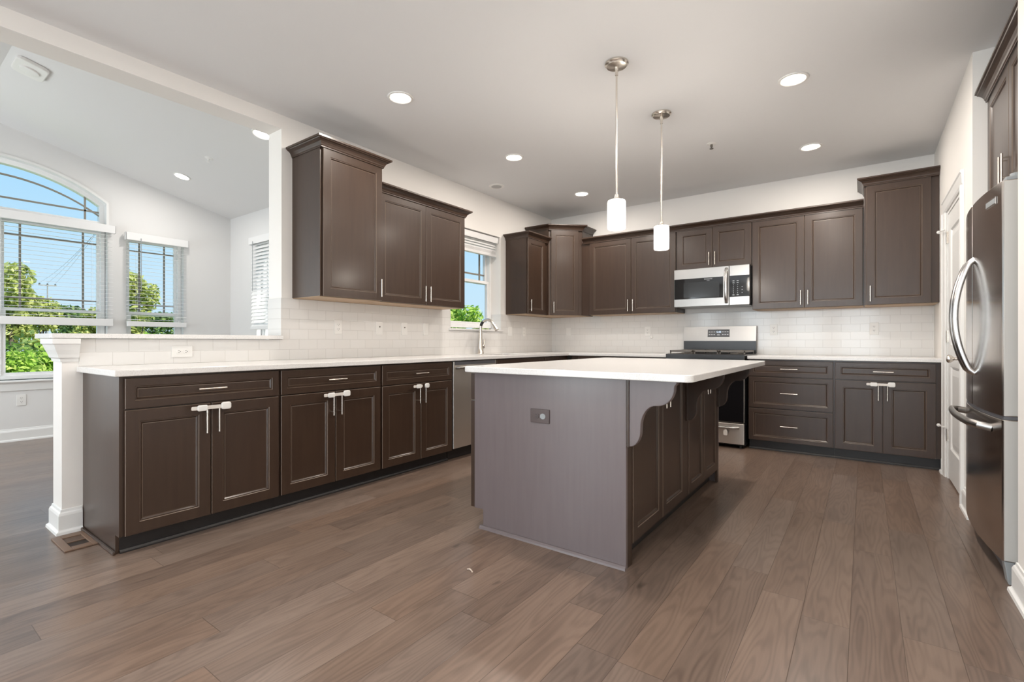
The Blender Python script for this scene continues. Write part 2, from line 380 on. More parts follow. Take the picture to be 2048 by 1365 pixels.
def rect(a0, a1, b0, b1): return [(a0, b0), (a1, b0), (a1, b1), (a0, b1)]
def rrect(x0, x1, y0, y1, r, n=6, corners=(1, 1, 1, 1)):
    out = []
    for (cx, cy, a0, on) in ((x1 - r, y0 + r, -PI / 2, corners[0]), (x1 - r, y1 - r, 0, corners[1]), (x0 + r, y1 - r, PI / 2, corners[2]), (x0 + r, y0 + r, PI, corners[3])):
        if on: out += [(cx + r * math.cos(a0 + PI / 2 * k / n), cy + r * math.sin(a0 + PI / 2 * k / n)) for k in range(n + 1)]
        else: out.append((cx + r * (1 if cx > (x0 + x1) / 2 else -1), cy + r * (1 if cy > (y0 + y1) / 2 else -1)))
    return out
YZ = lambda p, h: (h, p[0], p[1])
XZ = lambda p, h: (p[0], h, p[1])
def text_mesh(s, size, name, material, parent, loc, rot=(PI / 2, 0, 0), ext=0.0004):
    cu = bpy.data.curves.new(name, 'FONT'); cu.body = s; cu.size = size; cu.align_x = 'CENTER'; cu.align_y = 'CENTER'; cu.extrude = ext
    t = bpy.data.objects.new(name, cu); COL.objects.link(t); bpy.context.view_layer.update()
    me = bpy.data.meshes.new_from_object(t); bpy.data.objects.remove(t, do_unlink=True)
    me.materials.clear(); me.materials.append(material); me.name = name
    o = bpy.data.objects.new(name, me); COL.objects.link(o); o.parent = parent; o.location = loc; o.rotation_euler = rot
    return o

# ------------------------------------------------------------------ room shell
struct(B(-7.36, 1.42, -4.76, 5.95, -0.06, 0.0).build('floor', M_FLOOR))
struct(B(-3.70, 1.42, -4.76, 5.95, ZC, ZC + 0.08).build('ceiling', M_CEIL))
struct(poly_slab('wall_back', rect(XW - 0.15, XR + 0.9, 0, ZC), [], XZ, YW, YW + 0.14, M_WALL))
# left wall: open above a half wall towards the sunroom, window over the sink
WY0, WY1, WZ0, WZ1 = 3.744, 4.622, 1.182, 2.295
struct(poly_slab('wall_left', [(-4.6, 0), (-1.28, 0), (-1.28, 2.64), (1.92, 2.64), (1.92, 1.060), (0.692, 1.060), (0.692, 0), (YW, 0), (YW, 3.45), (-4.6, 3.45)],
                 [rect(WY0, WY1, WZ0, WZ1), rect(-4.12, -1.78, 0.12, 2.28)], YZ, XL, XW, M_WALL))
PD0, PD1, PDZ = 4.262, 4.972, 2.035   # pantry door opening
struct(poly_slab('wall_right', [(3.889, 0), (PD0, 0), (PD0, PDZ), (PD1, PDZ), (PD1, 0), (YW, 0), (YW, ZC), (3.889, ZC)], [], YZ, XR, XR + 0.115, M_WALL))
struct(B(XR + 0.115, 1.3, 3.889, 4.0, 0, ZC).build('wall_alcove', M_WALL))
struct(B(1.3, 1.4, 2.74, 4.0, 0, ZC).build('wall_alcove_rear', M_WALL))
struct(B(XR, 1.3, 2.74, 2.85, 0, ZC).build('wall_alcove_near', M_WALL))
struct(B(XR, XR + 0.115, -4.6, 2.74, 0, ZC).build('wall_near', M_WALL))
struct(poly_slab('wall_front', rect(XW - 0.15, XR + 0.2, 0, ZC), [rect(a, b, 0.2, 2.3) for a, b in WIN_BACK], XZ, -4.72, -4.6, M_WALL))
# sunroom shell
WCY, WHW, WSP, WAP = 0.90, 0.914, 2.674, 2.977
def arch(cy, hw, zb, zs, za, n=24):
    R_ = (hw * hw + (za - zs) ** 2) / (2 * (za - zs)); zc = za - R_; a = math.asin(hw / R_)
    pts = [(cy - hw, zb), (cy + hw, zb)]
    return pts + [(cy + R_ * math.sin(a - 2 * a * k / n), zc + R_ * math.cos(a - 2 * a * k / n)) for k in range(n + 1)]
NW0, NW1, NWZ0, NWZ1 = 1.992, 2.602, 0.64, 2.34
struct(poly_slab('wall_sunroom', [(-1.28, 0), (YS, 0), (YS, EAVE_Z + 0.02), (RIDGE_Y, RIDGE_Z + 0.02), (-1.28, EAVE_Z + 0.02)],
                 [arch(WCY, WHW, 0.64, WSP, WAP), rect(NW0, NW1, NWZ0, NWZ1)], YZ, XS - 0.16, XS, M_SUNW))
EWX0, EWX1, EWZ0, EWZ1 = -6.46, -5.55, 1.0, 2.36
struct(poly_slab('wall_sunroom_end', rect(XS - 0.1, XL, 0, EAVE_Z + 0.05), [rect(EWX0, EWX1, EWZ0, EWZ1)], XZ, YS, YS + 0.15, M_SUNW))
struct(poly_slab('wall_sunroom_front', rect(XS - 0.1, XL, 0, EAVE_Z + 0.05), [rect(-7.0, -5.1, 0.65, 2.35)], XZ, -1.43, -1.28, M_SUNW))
sl = (RIDGE_Z - EAVE_Z) / (YS - RIDGE_Y)
c1 = MB().prism([(RIDGE_Y, RIDGE_Z), (YS + 0.15, EAVE_Z - 0.15 * sl), (YS + 0.15, EAVE_Z - 0.15 * sl + 0.1), (RIDGE_Y, RIDGE_Z + 0.1)], XS - 0.1, XL, 'x')
c1.prism([(RIDGE_Y, RIDGE_Z), (RIDGE_Y, RIDGE_Z + 0.1), (-1.45, EAVE_Z - 0.17 * (RIDGE_Z - EAVE_Z) / (RIDGE_Y + 1.28) + 0.1), (-1.45, EAVE_Z - 0.17 * (RIDGE_Z - EAVE_Z) / (RIDGE_Y + 1.28))], XS - 0.1, XL, 'x')
struct(c1.build('ceiling_sunroom', M_SUNW))
def slope_z(y): return EAVE_Z + sl * (YS - y) if y > RIDGE_Y else RIDGE_Z - (RIDGE_Z - EAVE_Z) / (RIDGE_Y + 1.28) * (RIDGE_Y - y)

# baseboards (profile: out, z)
BASE = [(0, 0), (0.028, 0), (0.026, 0.014), (0.018, 0.020), (0.016, 0.024), (0.016, 0.100), (0.012, 0.112), (0.007, 0.118), (0.005, 0.130), (0, 0.132)]
# walking direction has the room on its right-hand side
struct(MB().sweep([(XS, -1.28), (XS, YS), (XL, YS)], BASE).build('baseboard_sunroom', M_TRIM))
struct(MB().sweep([(XL, 1.9), (XL, 0.692), (XW, 0.692), (XW, 0.776)][::1], [(o_, z) for o_, z in BASE]).build('baseboard_halfwall', M_TRIM))
struct(MB().sweep([(XR, YW - 0.62), (XR, PD1 + 0.115)], BASE).build('baseboard_right', M_TRIM))
struct(MB().sweep([(XR, 4.15), (XR, 3.889), (1.2, 3.889)], BASE).build('baseboard_alcove', M_TRIM))
struct(MB().sweep([(1.2, 2.85), (XR, 2.85), (XR, -4.5)], BASE).build('baseboard_near', M_TRIM))
# flared capital under the bar ledge
CAP = [(0, 0.935), (0.006, 0.935), (0.008, 0.950), (0.016, 0.958), (0.020, 0.975), (0.030, 1.000), (0.038, 1.025), (0.040, 1.030), (0.046, 1.034), (0.046, 1.062), (0, 1.062)]
struct(MB().sweep([(XL, 1.9), (XL, 0.692), (XW, 0.692), (XW, 0.761)], CAP).build('trim_1', M_TRIM))

# ------------------------------------------------------------------ windows
def sash(mb, a0, a1, z0, z1, w, d0, d1, axis):
    for (p, q, r, s) in ((a0, a1, z0, z0 + w), (a0, a1, z1 - w, z1), (a0, a0 + w, z0 + w, z1 - w), (a1 - w, a1, z0 + w, z1 - w)):
        mb.box(d0, d1, p, q, r, s) if axis == 'x' else mb.box(p, q, d0, d1, r, s)
def bar(mb, a0, a1, z0, z1, d0, d1, axis): mb.box(d0, d1, a0, a1, z0, z1) if axis == 'x' else mb.box(a0, a1, d0, d1, z0, z1)
def hung_window(root, a0, a1, z0, z1, zm, d_in, d_out, axis, inset=0.115, fr=0.038, st=0.026, munt=True):
    # frame, two sashes (upper with prairie muntins), panes;  d_in = room-side plane, d_out = outside plane
    s = 1 if d_out > d_in else -1
    f = MB(); sash(f, a0, a1, z0, z1, fr, d_in, d_out, axis); f.build('frame', M_VINYL, root, 0.002)
    u = MB(); sash(u, a0 + fr, a1 - fr, zm - 0.012, z1 - fr, st, d_in + s * 0.050, d_in + s * 0.085, axis)
    us = u.build('upper_sash', M_VINYL, root, 0.002)
    l = MB(); sash(l, a0 + fr, a1 - fr, z0 + fr, zm + 0.022, st + 0.006, d_in + s * 0.010, d_in + s * 0.045, axis)
    ls = l.build('lower_sash', M_VINYL, root, 0.002)
    i0, i1 = a0 + fr + st, a1 - fr - st; zt, zb = z1 - fr - st, zm + 0.014
    if munt:
        mm = MB(); w = 0.009
        for a in (i0 + inset, i1 - inset): bar(mm, a - w, a + w, zb, zt, d_in + s * 0.060, d_in + s * 0.074, axis)
        for z in (zt - inset, zb + inset): bar(mm, i0, i1, z - w, z + w, d_in + s * 0.061, d_in + s * 0.073, axis)
        mm.build('muntins', M_MUNT, us)
    p = MB(); bar(p, i0, i1, zb, zt, d_in + s * 0.066, d_in + s * 0.068, axis); p.build('pane', M_GLASS, us)
    p = MB(); bar(p, i0 - 0.006 + 0.006, i1, z0 + fr + st, zm - 0.004, d_in + s * 0.026, d_in + s * 0.028, axis); p.build('pane', M_GLASS, ls)
def wroot(name, loc=(0, 0, 0)):
    o = bpy.data.objects.new(name, None); COL.objects.link(o); o.location = loc; o['kind'] = 'structure'; return o
D0, D1 = XS - 0.075, XS - 0.16
w1 = wroot('window_1')
for a0, a1 in ((WCY - WHW + 0.006, WCY - 0.02), (WCY + 0.02, WCY + WHW - 0.006)):
    hung_window(w1, a0, a1, 0.645, 2.375, 1.385, D0, D1, 'x', 0.12)
B(D0 + 0.006, D1, WCY - 0.03, WCY + 0.03, 0.645, 2.40).build('mullion', M_VINYL, w1, 0.002)
B(D0 + 0.006, D1, WCY - WHW + 0.004, WCY + WHW - 0.004, 2.372, 2.425).build('mullion', M_VINYL, w1, 0.002)
def arch_ring(o_hw, o_zs, o_za, i_hw, i_zs, i_za, zb, h0, h1, i_zb):
    mb = MB(); A = arch(WCY, o_hw, zb, o_zs, o_za); I = arch(WCY, i_hw, i_zb, i_zs, i_za); n = len(A)
    v = [YZ(p, h0) for p in A] + [YZ(p, h0) for p in I] + [YZ(p, h1) for p in A] + [YZ(p, h1) for p in I]; f = []
    for i in range(n):
        j = (i + 1) % n
        f += [(i, j, n + j, n + i), (2 * n + i, 3 * n + i, 3 * n + j, 2 * n + j), (i, 2 * n + i, 2 * n + j, j), (n + i, n + j, 3 * n + j, 3 * n + i)]
    return mb.add(v, f)
arch_ring(WHW - 0.006, WSP - 0.004, WAP - 0.005, WHW - 0.056, WSP - 0.035, WAP - 0.062, 2.41, D0, D1, 2.455).build('transom_frame', M_VINYL, w1, 0.002)
# arched casing band round the head
arch_ring(WHW + 0.012, WSP, WAP + 0.012, WHW - 0.012, WSP - 0.012, WAP - 0.012, 2.40, XS + 0.012, XS - 0.08, 2.42).build('casing', M_TRIM, w1)
I = arch(WCY, WHW - 0.056, 2.455, WSP - 0.035, WAP - 0.062); mb = MB(); mb.prism(I, D0 - 0.03, D0 - 0.032, 'x'); mb.build('pane', M_GLASS, w1)
mm = MB(); w = 0.009
A1 = arch(WCY, WHW - 0.056, 2.455, WSP - 0.148, WAP - 0.172)[2:]; 
for i in range(len(A1) - 1):
    (y0, z0), (y1, z1) = A1[i], A1[i + 1]
    mm.add([(D0 - 0.024, y0, z0 - w), (D0 - 0.024, y1, z1 - w), (D0 - 0.024, y1, z1 + w), (D0 - 0.024, y0, z0 + w), (D0 - 0.038, y0, z0 - w), (D0 - 0.038, y1, z1 - w), (D0 - 0.038, y1, z1 + w), (D0 - 0.038, y0, z0 + w)],
           [(0, 1, 2, 3), (7, 6, 5, 4), (0, 4, 5, 1), (3, 2, 6, 7)])
bar(mm, WCY - WHW + 0.056, WCY + WHW - 0.056, 2.555, 2.573, D0 - 0.025, D0 - 0.037, 'x')
for a, zt in ((WCY - WHW + 0.18, 2.76), (WCY + WHW - 0.18, 2.76)): bar(mm, a - w, a + w, 2.455, zt, D0 - 0.025, D0 - 0.037, 'x')
mm.build('muntins', M_MUNT, w1)
st = MB(); st.box(XS - 0.075, XS + 0.045, WCY - WHW - 0.05, WCY + WHW + 0.05, 0.618, 0.640); st.build('sill', M_TRIM, w1, 0.005)
ap = MB(); ap.prism([(XS + 0.002, 0.525), (XS + 0.014, 0.530), (XS + 0.018, 0.600), (XS + 0.026, 0.617), (XS + 0.002, 0.617)], WCY - WHW - 0.03, WCY + WHW + 0.03, 'y'); ap.build('apron', M_TRIM, w1)
w2 = wroot('window_2')
hung_window(w2, NW0 + 0.003, NW1 - 0.003, 0.645, NWZ1 - 0.004, 1.385, D0, D1, 'x', 0.105)
B(XS - 0.075, XS + 0.045, NW0 - 0.05, NW1 + 0.05, 0.618, 0.640).build('sill', M_TRIM, w2, 0.005)
ap = MB(); ap.prism([(XS + 0.002, 0.525), (XS + 0.014, 0.530), (XS + 0.018, 0.600), (XS + 0.026, 0.617), (XS + 0.002, 0.617)], NW0 - 0.03, NW1 + 0.03, 'y'); ap.build('apron', M_TRIM, w2)
w3 = wroot('window_3')
hung_window(w3, EWX0 + 0.003, EWX1 - 0.003, EWZ0 + 0.004, EWZ1 - 0.004, 1.65, YS + 0.07, YS + 0.15, 'y', munt=False)
B(EWX0 - 0.05, EWX1 + 0.05, YS - 0.04, YS + 0.07, EWZ0 - 0.02, EWZ0).build('sill', M_TRIM, w3, 0.004)
w4 = wroot('window_4')
hung_window(w4, WY0 + 0.003, WY1 - 0.003, WZ0 + 0.022, WZ1 - 0.004, 1.745, XL + 0.045, XL - 0.03, 'x', 0.085)
B(XL + 0.03, XW + 0.022, WY0 - 0.03, WY1 + 0.03, WZ0 - 0.018, WZ0 + 0.004).build('sill', M_QUARTZ, w4, 0.003)
n_w = 5
for a, b_ in WIN_BACK:
    r = wroot('window_%d' % n_w); n_w += 1
    hung_window(r, a + 0.003, b_ - 0.003, 0.203, 2.297, 1.25, -4.63, -4.71, 'y', munt=False)
r = wroot('window_%d' % n_w); n_w += 1; hung_window(r, -4.117, -1.783, 0.123, 2.277, 1.25, XL + 0.10, XL + 0.02, 'x', munt=False)
r = wroot('window_%d' % n_w); hung_window(r, -6.997, -5.103, 0.653, 2.347, 1.5, -1.31, -1.38, 'y', munt=False)

# ------------------------------------------------------------------ blinds
def blind(label, a0, a1, z_top, z_bot, plane, axis, pitch=0.0455, tilt=-0.10, rail_h=0.03, head=0.09, stack=0.0, depth=0.05, wand=None, sgn=1):
    ctr = (plane, (a0 + a1) / 2, z_bot) if axis == 'x' else ((a0 + a1) / 2, plane, z_bot)
    t = thing('window_blind', label, 'window blind', ctr)
    ha = (a1 - a0) / 2; H_ = z_top - z_bot
    def bb(mb, p, q, d0, d1, r, s): mb.box(d0, d1, p, q, r, s) if axis == 'x' else mb.box(p, q, d0, d1, r, s)
    m = MB(); bb(m, -ha - 0.02, ha + 0.02, sgn * 0.028, sgn * 0.040, H_ - head, H_); bb(m, -ha - 0.02, -ha - 0.012, sgn * -0.02, sgn * 0.04, H_ - head, H_); bb(m, ha + 0.012, ha + 0.02, sgn * -0.02, sgn * 0.04, H_ - head, H_)
    m.build('valance', M_BLIND, t, 0.003)
    m = MB(); bb(m, -ha, ha, -0.025, 0.025, H_ - 0.05, H_ - 0.004); m.build('headrail', M_BLIND, t)
    m = MB(); bb(m, -ha, ha, -0.025, 0.025, 0, rail_h); m.build('bottom_rail', M_BLIND, t, 0.004)
    m = MB(); z = rail_h
    c, s_ = math.cos(tilt), math.sin(tilt)
    def slat(z, th=0.0022):
        hd = depth / 2
        prof = [(-hd, 0), (-hd * 0.4, 0.0012), (hd * 0.4, 0.0012), (hd, 0), (hd, th), (hd * 0.4, 0.0012 + th), (-hd * 0.4, 0.0012 + th), (-hd, th)]
        pr = [(x * c - y * s_, z + x * s_ + y * c) for x, y in prof]
        if axis == 'x': m.prism([(p[0], p[1]) for p in pr], -ha, ha, 'y')
        else: m.prism(pr, -ha, ha, 'x')
    zz = rail_h + 0.002
    while zz < rail_h + stack: slat(zz); zz += 0.0085
    zz = max(zz, rail_h + 0.02)
    while zz < H_ - 0.055: slat(zz); zz += pitch
    m.build('slats', M_BLIND, t)
    for q in ((-0.7, 0.7) if a1 - a0 < 0.8 else (-0.8, -0.05, 0.8)):
        cd = MB()
        for d in (-0.026, 0.026):
            p0 = (d, q * ha, rail_h) if axis == 'x' else (q * ha, d, rail_h)
            p1 = (d, q * ha, H_ - 0.05) if axis == 'x' else (q * ha, d, H_ - 0.05)
            cd.cyl(p0, p1, 0.0009, 5)
        cd.build('ladder_cord', M_BLIND, t)
    if wand is not None:
        p0 = (sgn * 0.05, wand, H_ - 0.06) if axis == 'x' else (wand, sgn * 0.05, H_ - 0.06)
        p1 = (p0[0], p0[1], H_ - 0.70); MB().cyl(p0, p1, 0.004, 6).build('tilt_wand', M_GREYP, t)
    return t
blind('wide white blind with open slats lowered over the arched sunroom window', WCY - WHW - 0.02, 1.85, 2.402, 1.225, XS + 0.05, 'x', rail_h=0.085)
blind('narrow white blind with open slats on the slim sunroom window beside the arch', NW0 - 0.005, NW1 + 0.008, 2.356, 1.228, XS + 0.05, 'x', rail_h=0.062, wand=-0.185)
blind('white blind with closed slats on the sunroom end wall, half hidden by the wall edge', EWX0 - 0.02, EWX1 + 0.02, 2.395, 1.20, YS - 0.05, 'y', tilt=1.0, stack=0.02, sgn=-1, wand=-0.36)
blind('white blind raised to the top of the window above the sink', WY0 + 0.03, WY1 - 0.03, 2.288, 2.055, XL + 0.118, 'x', stack=0.05, pitch=0.030, head=0.07, tilt=-0.95)

# ------------------------------------------------------------------ hardware
def pull(parent, p, L_=0.14, vertical=True, proj=0.03, name='handle'):
    # bar pull on a front whose face is at local y = p[1]; outward is -y
    m = MB(); x, y, z = p; h = L_ / 2; q = 0.048
    ax = Vector((0, 0, 1)) if vertical else Vector((1, 0, 0)); c = Vector((x, y - proj, z))
    m.cyl(c - ax * h, c + ax * h, 0.0052, 12)
    for s in (-1, 1): m.cyl(c + ax * q * s + Vector((0, proj, 0)), c + ax * q * s, 0.004, 8)
    return m.build(name, M_NICKEL, parent, smooth=True)

CROWN = [(0, 0), (0.005, 0), (0.005, 0.008), (0.009, 0.012), (0.012, 0.022), (0.020, 0.034), (0.032, 0.043), (0.041, 0.047), (0.044, 0.052), (0.052, 0.055), (0.052, 0.068), (0, 0.068)]
def fronts(root, items):
    """items: (kind, x0, x1, z0, z1, handle) ; handle = None | 'top-left' | 'top-right' | 'bot-left' | 'bot-right' | 'mid'"""
    for kind, x0, x1, z0, z1, h in items:
        st = 0.057 if kind == 'door' else 0.038
        o = MB().panel(x0, x1, z0, z1, st, -0.02, 0.0195).build(kind, M_WOOD, root)
        if h == 'mid': pull(o, ((x0 + x1) / 2, -0.02, (z0 + z1) / 2), 0.14, False)
        elif h:
            v, s = h.split('-'); x = x0 + 0.028 if s == 'left' else x1 - 0.028
            pull(o, (x, -0.02, z1 - 0.088 if v == 'top' else z0 + 0.098), 0.14, True)
def base_cabinet(label, loc, rotz, w, depth, items, end_panel=False, filler=0.0, h=0.876):
    t = thing('base_cabinet', label, 'base cabinet', loc, rotz)
    B(0, w, 0, depth, 0.096, h).build('carcass', M_WOOD, t)
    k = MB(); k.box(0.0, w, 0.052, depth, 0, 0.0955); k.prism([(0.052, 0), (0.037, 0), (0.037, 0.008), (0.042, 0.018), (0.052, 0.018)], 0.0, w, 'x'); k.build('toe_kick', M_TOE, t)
    if end_panel:
        p = MB(); p.prism([(depth, 0), (0.054, 0), (0.054, 0.094), (-0.001, 0.094), (-0.001, h), (depth, h)], -0.0155, -0.0005, 'x')
        p.build('end_panel', M_WOOD, t)
        q = MB(); q.box(-0.030, -0.016, 0.040, depth, 0, 0.016); q.build('shoe_moulding', M_WOOD, t, 0.004)
    fronts(t, items)
    return t
def two_door_drawer(w, split=None, m0=0.008, m1=0.008):
    s = split if split else w / 2
    return [('drawer', m0, w - m1, 0.716, 0.865, 'mid'), ('door', m0, s - 0.0025, 0.096, 0.709, 'top-right'), ('door', s + 0.0025, w - m1, 0.096, 0.709, 'top-left')]
FX = -2.920   # face-frame plane of the left run
DL = FX - XW - 0.002
base_cabinet('espresso two-door base cabinet at the end of the left run, beside the half wall', (FX, 0.795, 0), PI / 2, 0.774, DL, two_door_drawer(0.774, 0.387, 0.004), end_panel=True)
base_cabinet('espresso two-door base cabinet, middle one of three left of the dishwasher', (FX, 1.5695, 0), PI / 2, 0.7725, DL, two_door_drawer(0.7725))
base_cabinet('espresso two-door base cabinet touching the dishwasher, its door latch undone', (FX, 2.3425, 0), PI / 2, 0.7705, DL, two_door_drawer(0.7705, 0.394))
base_cabinet('espresso sink base cabinet mostly hidden behind the island', (FX, 3.735, 0), PI / 2, 0.893, DL,
             [('drawer', 0.008, 0.885, 0.716, 0.865, None), ('door', 0.008, 0.444, 0.096, 0.709, 'top-right'), ('door', 0.449, 0.885, 0.096, 0.709, 'top-left')])
base_cabinet('narrow corner base cabinet past the sink base, mostly hidden behind the island', (FX, 4.6285, 0), PI / 2, 0.53, DL, [('drawer', 0.008, 0.31, 0.716, 0.865, None), ('door', 0.008, 0.31, 0.096, 0.709, 'top-left')])
FY = 5.183    # face-frame plane of the back run
DB = YW - FY - 0.002
base_cabinet('espresso base cabinet left of the stove, mostly hidden behind the island', (-2.87, FY, 0), 0, 1.165, DB,
             [('drawer', 0.10, 0.625, 0.716, 0.865, 'mid'), ('drawer', 0.632, 1.157, 0.716, 0.865, 'mid'), ('door', 0.10, 0.625, 0.096, 0.709, 'top-right'), ('door', 0.632, 1.157, 0.096, 0.709, 'top-left')])
base_cabinet('espresso three-drawer base cabinet right of the stove', (-0.912, FY, 0), 0, 0.697, DB,
             [('drawer', 0.008, 0.689, 0.712, 0.862, 'mid'), ('drawer', 0.008, 0.689, 0.412, 0.704, 'mid'), ('drawer', 0.008, 0.689, 0.098, 0.402, 'mid')])
base_cabinet('espresso two-door base cabinet right of the drawer stack, by the pantry door', (-0.2145, FY, 0), 0, 0.7265, DB,
             [('drawer', 0.008, 0.684, 0.712, 0.862, 'mid'), ('door', 0.008, 0.340, 0.096, 0.702, 'top-right'), ('door', 0.345, 0.684, 0.096, 0.702, 'top-left')])

def wall_cabinet(label, loc, rotz, w, h, depth, items, crown=None, crown_z=0.0):
    t = thing('wall_cabinet', label, 'wall cabinet', loc, rotz)
    B(0, w, 0, depth, 0.004, h).build('carcass', M_WOOD, t)
    B(0.004, w - 0.004, 0.012, depth, 0, 0.0035).build('underside', M_NATURAL, t)
    fronts(t, items)
    if crown: MB().sweep(crown, [(o_, z + crown_z) for o_, z in CROWN]).build('crown_moulding', M_WOOD, t, smooth=False)
    return t
ZU, HT, HS = 1.372, 1.082, 0.914
# left wall, tall
FT = -3.160; dT = FT - XW - 0.002
wall_cabinet('tall single-door espresso wall cabinet at the opening to the sunroom', (FT, 2.003, ZU), PI / 2, 0.548, HT, dT,
             [('door', 0.016, 0.541, 0.003, HT - 0.008, 'bot-right')], [(0, dT), (0, -0.022), (0.548, -0.022), (0.548, dT)], HT - 0.012)
FS = -3.220; dS = FS - XW - 0.002
wall_cabinet('double-door espresso wall cabinet left of the sink window', (FS, 2.5525, ZU), PI / 2, 1.062, HS, dS,
             [('door', 0.010, 0.532, 0.003, HS - 0.012, 'bot-right'), ('door', 0.537, 1.056, 0.003, HS - 0.012, 'bot-left')], [(0.0, -0.022), (1.062, -0.022), (1.062, dS)], HS - 0.016)
wall_cabinet('narrow espresso wall cabinet right of the sink window', (FS, 4.722, ZU), PI / 2, 0.455, HS, dS,
             [('door', 0.008, 0.385, 0.003, HS - 0.012, 'bot-left')], [(0, dS), (0, -0.022), (0.455, -0.022)], HS - 0.016)
# diagonal corner cabinet
t = thing('wall_cabinet', 'tall angled espresso cabinet in the corner between the two walls', 'wall cabinet', (0, 0, ZU))
cA, cB = Vector((-3.205, 5.195)), Vector((-2.895, 5.495))
foot = [(XW + 0.002, 5.1795), (cA.x, 5.1795), (cA.x, cA.y), (cB.x, cB.y), (-2.8905, cB.y), (-2.8905, YW - 0.002), (XW + 0.002, YW - 0.002)]
MB().prism(foot, 0.004, HT, 'z').build('carcass', M_WOOD, t)
fi = [(XW + 0.01, 5.19), (cA.x - 0.01, 5.20), (cB.x - 0.01, cB.y + 0.01), (-2.90, YW - 0.01), (XW + 0.01, YW - 0.01)]
MB().prism(fi, 0, 0.0035, 'z').build('underside', M_NATURAL, t)
ang = math.atan2(cB.y - cA.y, cB.x - cA.x); wD = (cB - cA).length
dr = MB().panel(0.028, wD - 0.05, 0.003, HT - 0.012, 0.057, -0.02, 0.0195).build('door', M_WOOD, t, loc=(cA.x, cA.y, 0), rotz=ang)
pull(dr, (0.028 + 0.028, -0.02, 0.101), 0.14, True)
nrm = Vector((math.sin(ang), -math.cos(ang)))
pa, pb = cA + nrm * 0.02, cB + nrm * 0.02
MB().sweep([(XW + 0.004, 5.1795), (pa.x - 0.012, 5.1795), (pa.x, pa.y), (pb.x, pb.y), (-2.8905, pb.y + 0.01), (-2.8905, YW - 0.004)], [(o_, z + HT - 0.012) for o_, z in CROWN]).build('crown_moulding', M_WOOD, t)
# back wall
FU = 5.486; dU = YW - FU - 0.002
wall_cabinet('double-door espresso wall cabinet left of the microwave', (-2.777, FU, ZU), 0, 1.077, HS, dU,
             [('door', 0.006, 0.543, 0.003, HS - 0.012, 'bot-right'), ('door', 0.548, 1.069, 0.003, HS - 0.012, 'bot-left')])
tag(B(-2.888, -2.779, FU, FU + 0.03, ZU + 0.002, ZU + HS).build('filler_strip', M_WOOD), 'narrow espresso filler strip right of the angled corner cabinet', 'filler strip')
wall_cabinet('short double-door espresso wall cabinet over the microwave', (-1.698, FU, 1.834), 0, 0.766, ZU + HS - 1.834, dU,
             [('door', 0.006, 0.380, 0.003, ZU + HS - 1.834 - 0.012, 'bot-right'), ('door', 0.385, 0.760, 0.003, ZU + HS - 1.834 - 0.012, 'bot-left')])
wall_cabinet('double-door espresso wall cabinet right of the microwave', (-0.931, FU, ZU), 0, 0.931, HS, dU,
             [('door', 0.006, 0.461, 0.003, HS - 0.012, 'bot-right'), ('door', 0.466, 0.922, 0.003, HS - 0.012, 'bot-left')])
FUT = 5.413
wall_cabinet('tall single-door espresso wall cabinet against the right wall', (0.001, FUT, ZU), 0, 0.511, HT, YW - FUT - 0.002,
             [('door', 0.016, 0.458, 0.003, HT - 0.008, 'bot-left')], [(0, YW - FUT - 0.01), (0, -0.022), (0.511, -0.022)], HT - 0.012)
tag(MB().sweep([(-2.86, FU - 0.022), (-0.001, FU - 0.022)], [(o_, z + ZU + HS - 0.016) for o_, z in CROWN]).build('crown_moulding', M_WOOD),
    'long dark crown moulding over the stove wall cabinets', 'crown moulding')
# cabinet over the fridge
FF = 0.597
wall_cabinet('espresso double-door cabinet in the alcove above the fridge', (FF, 3.886, 1.80), -PI / 2, 1.03, 0.645, 0.60,
             [('door', 0.010, 0.512, 0.003, 0.637, 'bot-right'), ('door', 0.517, 1.02, 0.003, 0.637, 'bot-left')], [(0.0, -0.022), (1.03, -0.022)], 0.630)

# ------------------------------------------------------------------ tile, counters
bl = MB()
def tilebox(mb, y0, y1, z0, z1): mb.box(XW + 0.0005, XW + 0.009, y0, y1, z0, z1)
tilebox(bl, 0.763, 1.92, 0.9085, 1.0595); tilebox(bl, 1.92, WY0, 0.9085, 1.371); tilebox(bl, WY0, WY1, 0.9085, WZ0 - 0.019); tilebox(bl, WY1, YW - 0.001, 0.9085, 1.371)
bl.box(XL + 0.001, XW + 0.009, 1.911, 1.9195, 1.091, 1.371)
bl.box(XL + 0.05, XW + 0.009, WY1 - 0.009, WY1 - 0.0005, WZ0 + 0.005, 1.371)
bo = bl.build('tile_backsplash', M_TILE_L); tag(bo, 'white subway tile backsplash running along the sink wall and half wall', 'backsplash')
bb_ = B(XW + 0.010, XR - 0.001, YW - 0.009, YW - 0.0005, 0.9085, 1.371).build('tile_backsplash', M_TILE_B); tag(bb_, 'white subway tile backsplash on the stove wall', 'backsplash')
CX, CY = XW + 0.648, YW - 0.648
sk = (3.87, 4.50, -3.40, -3.00)
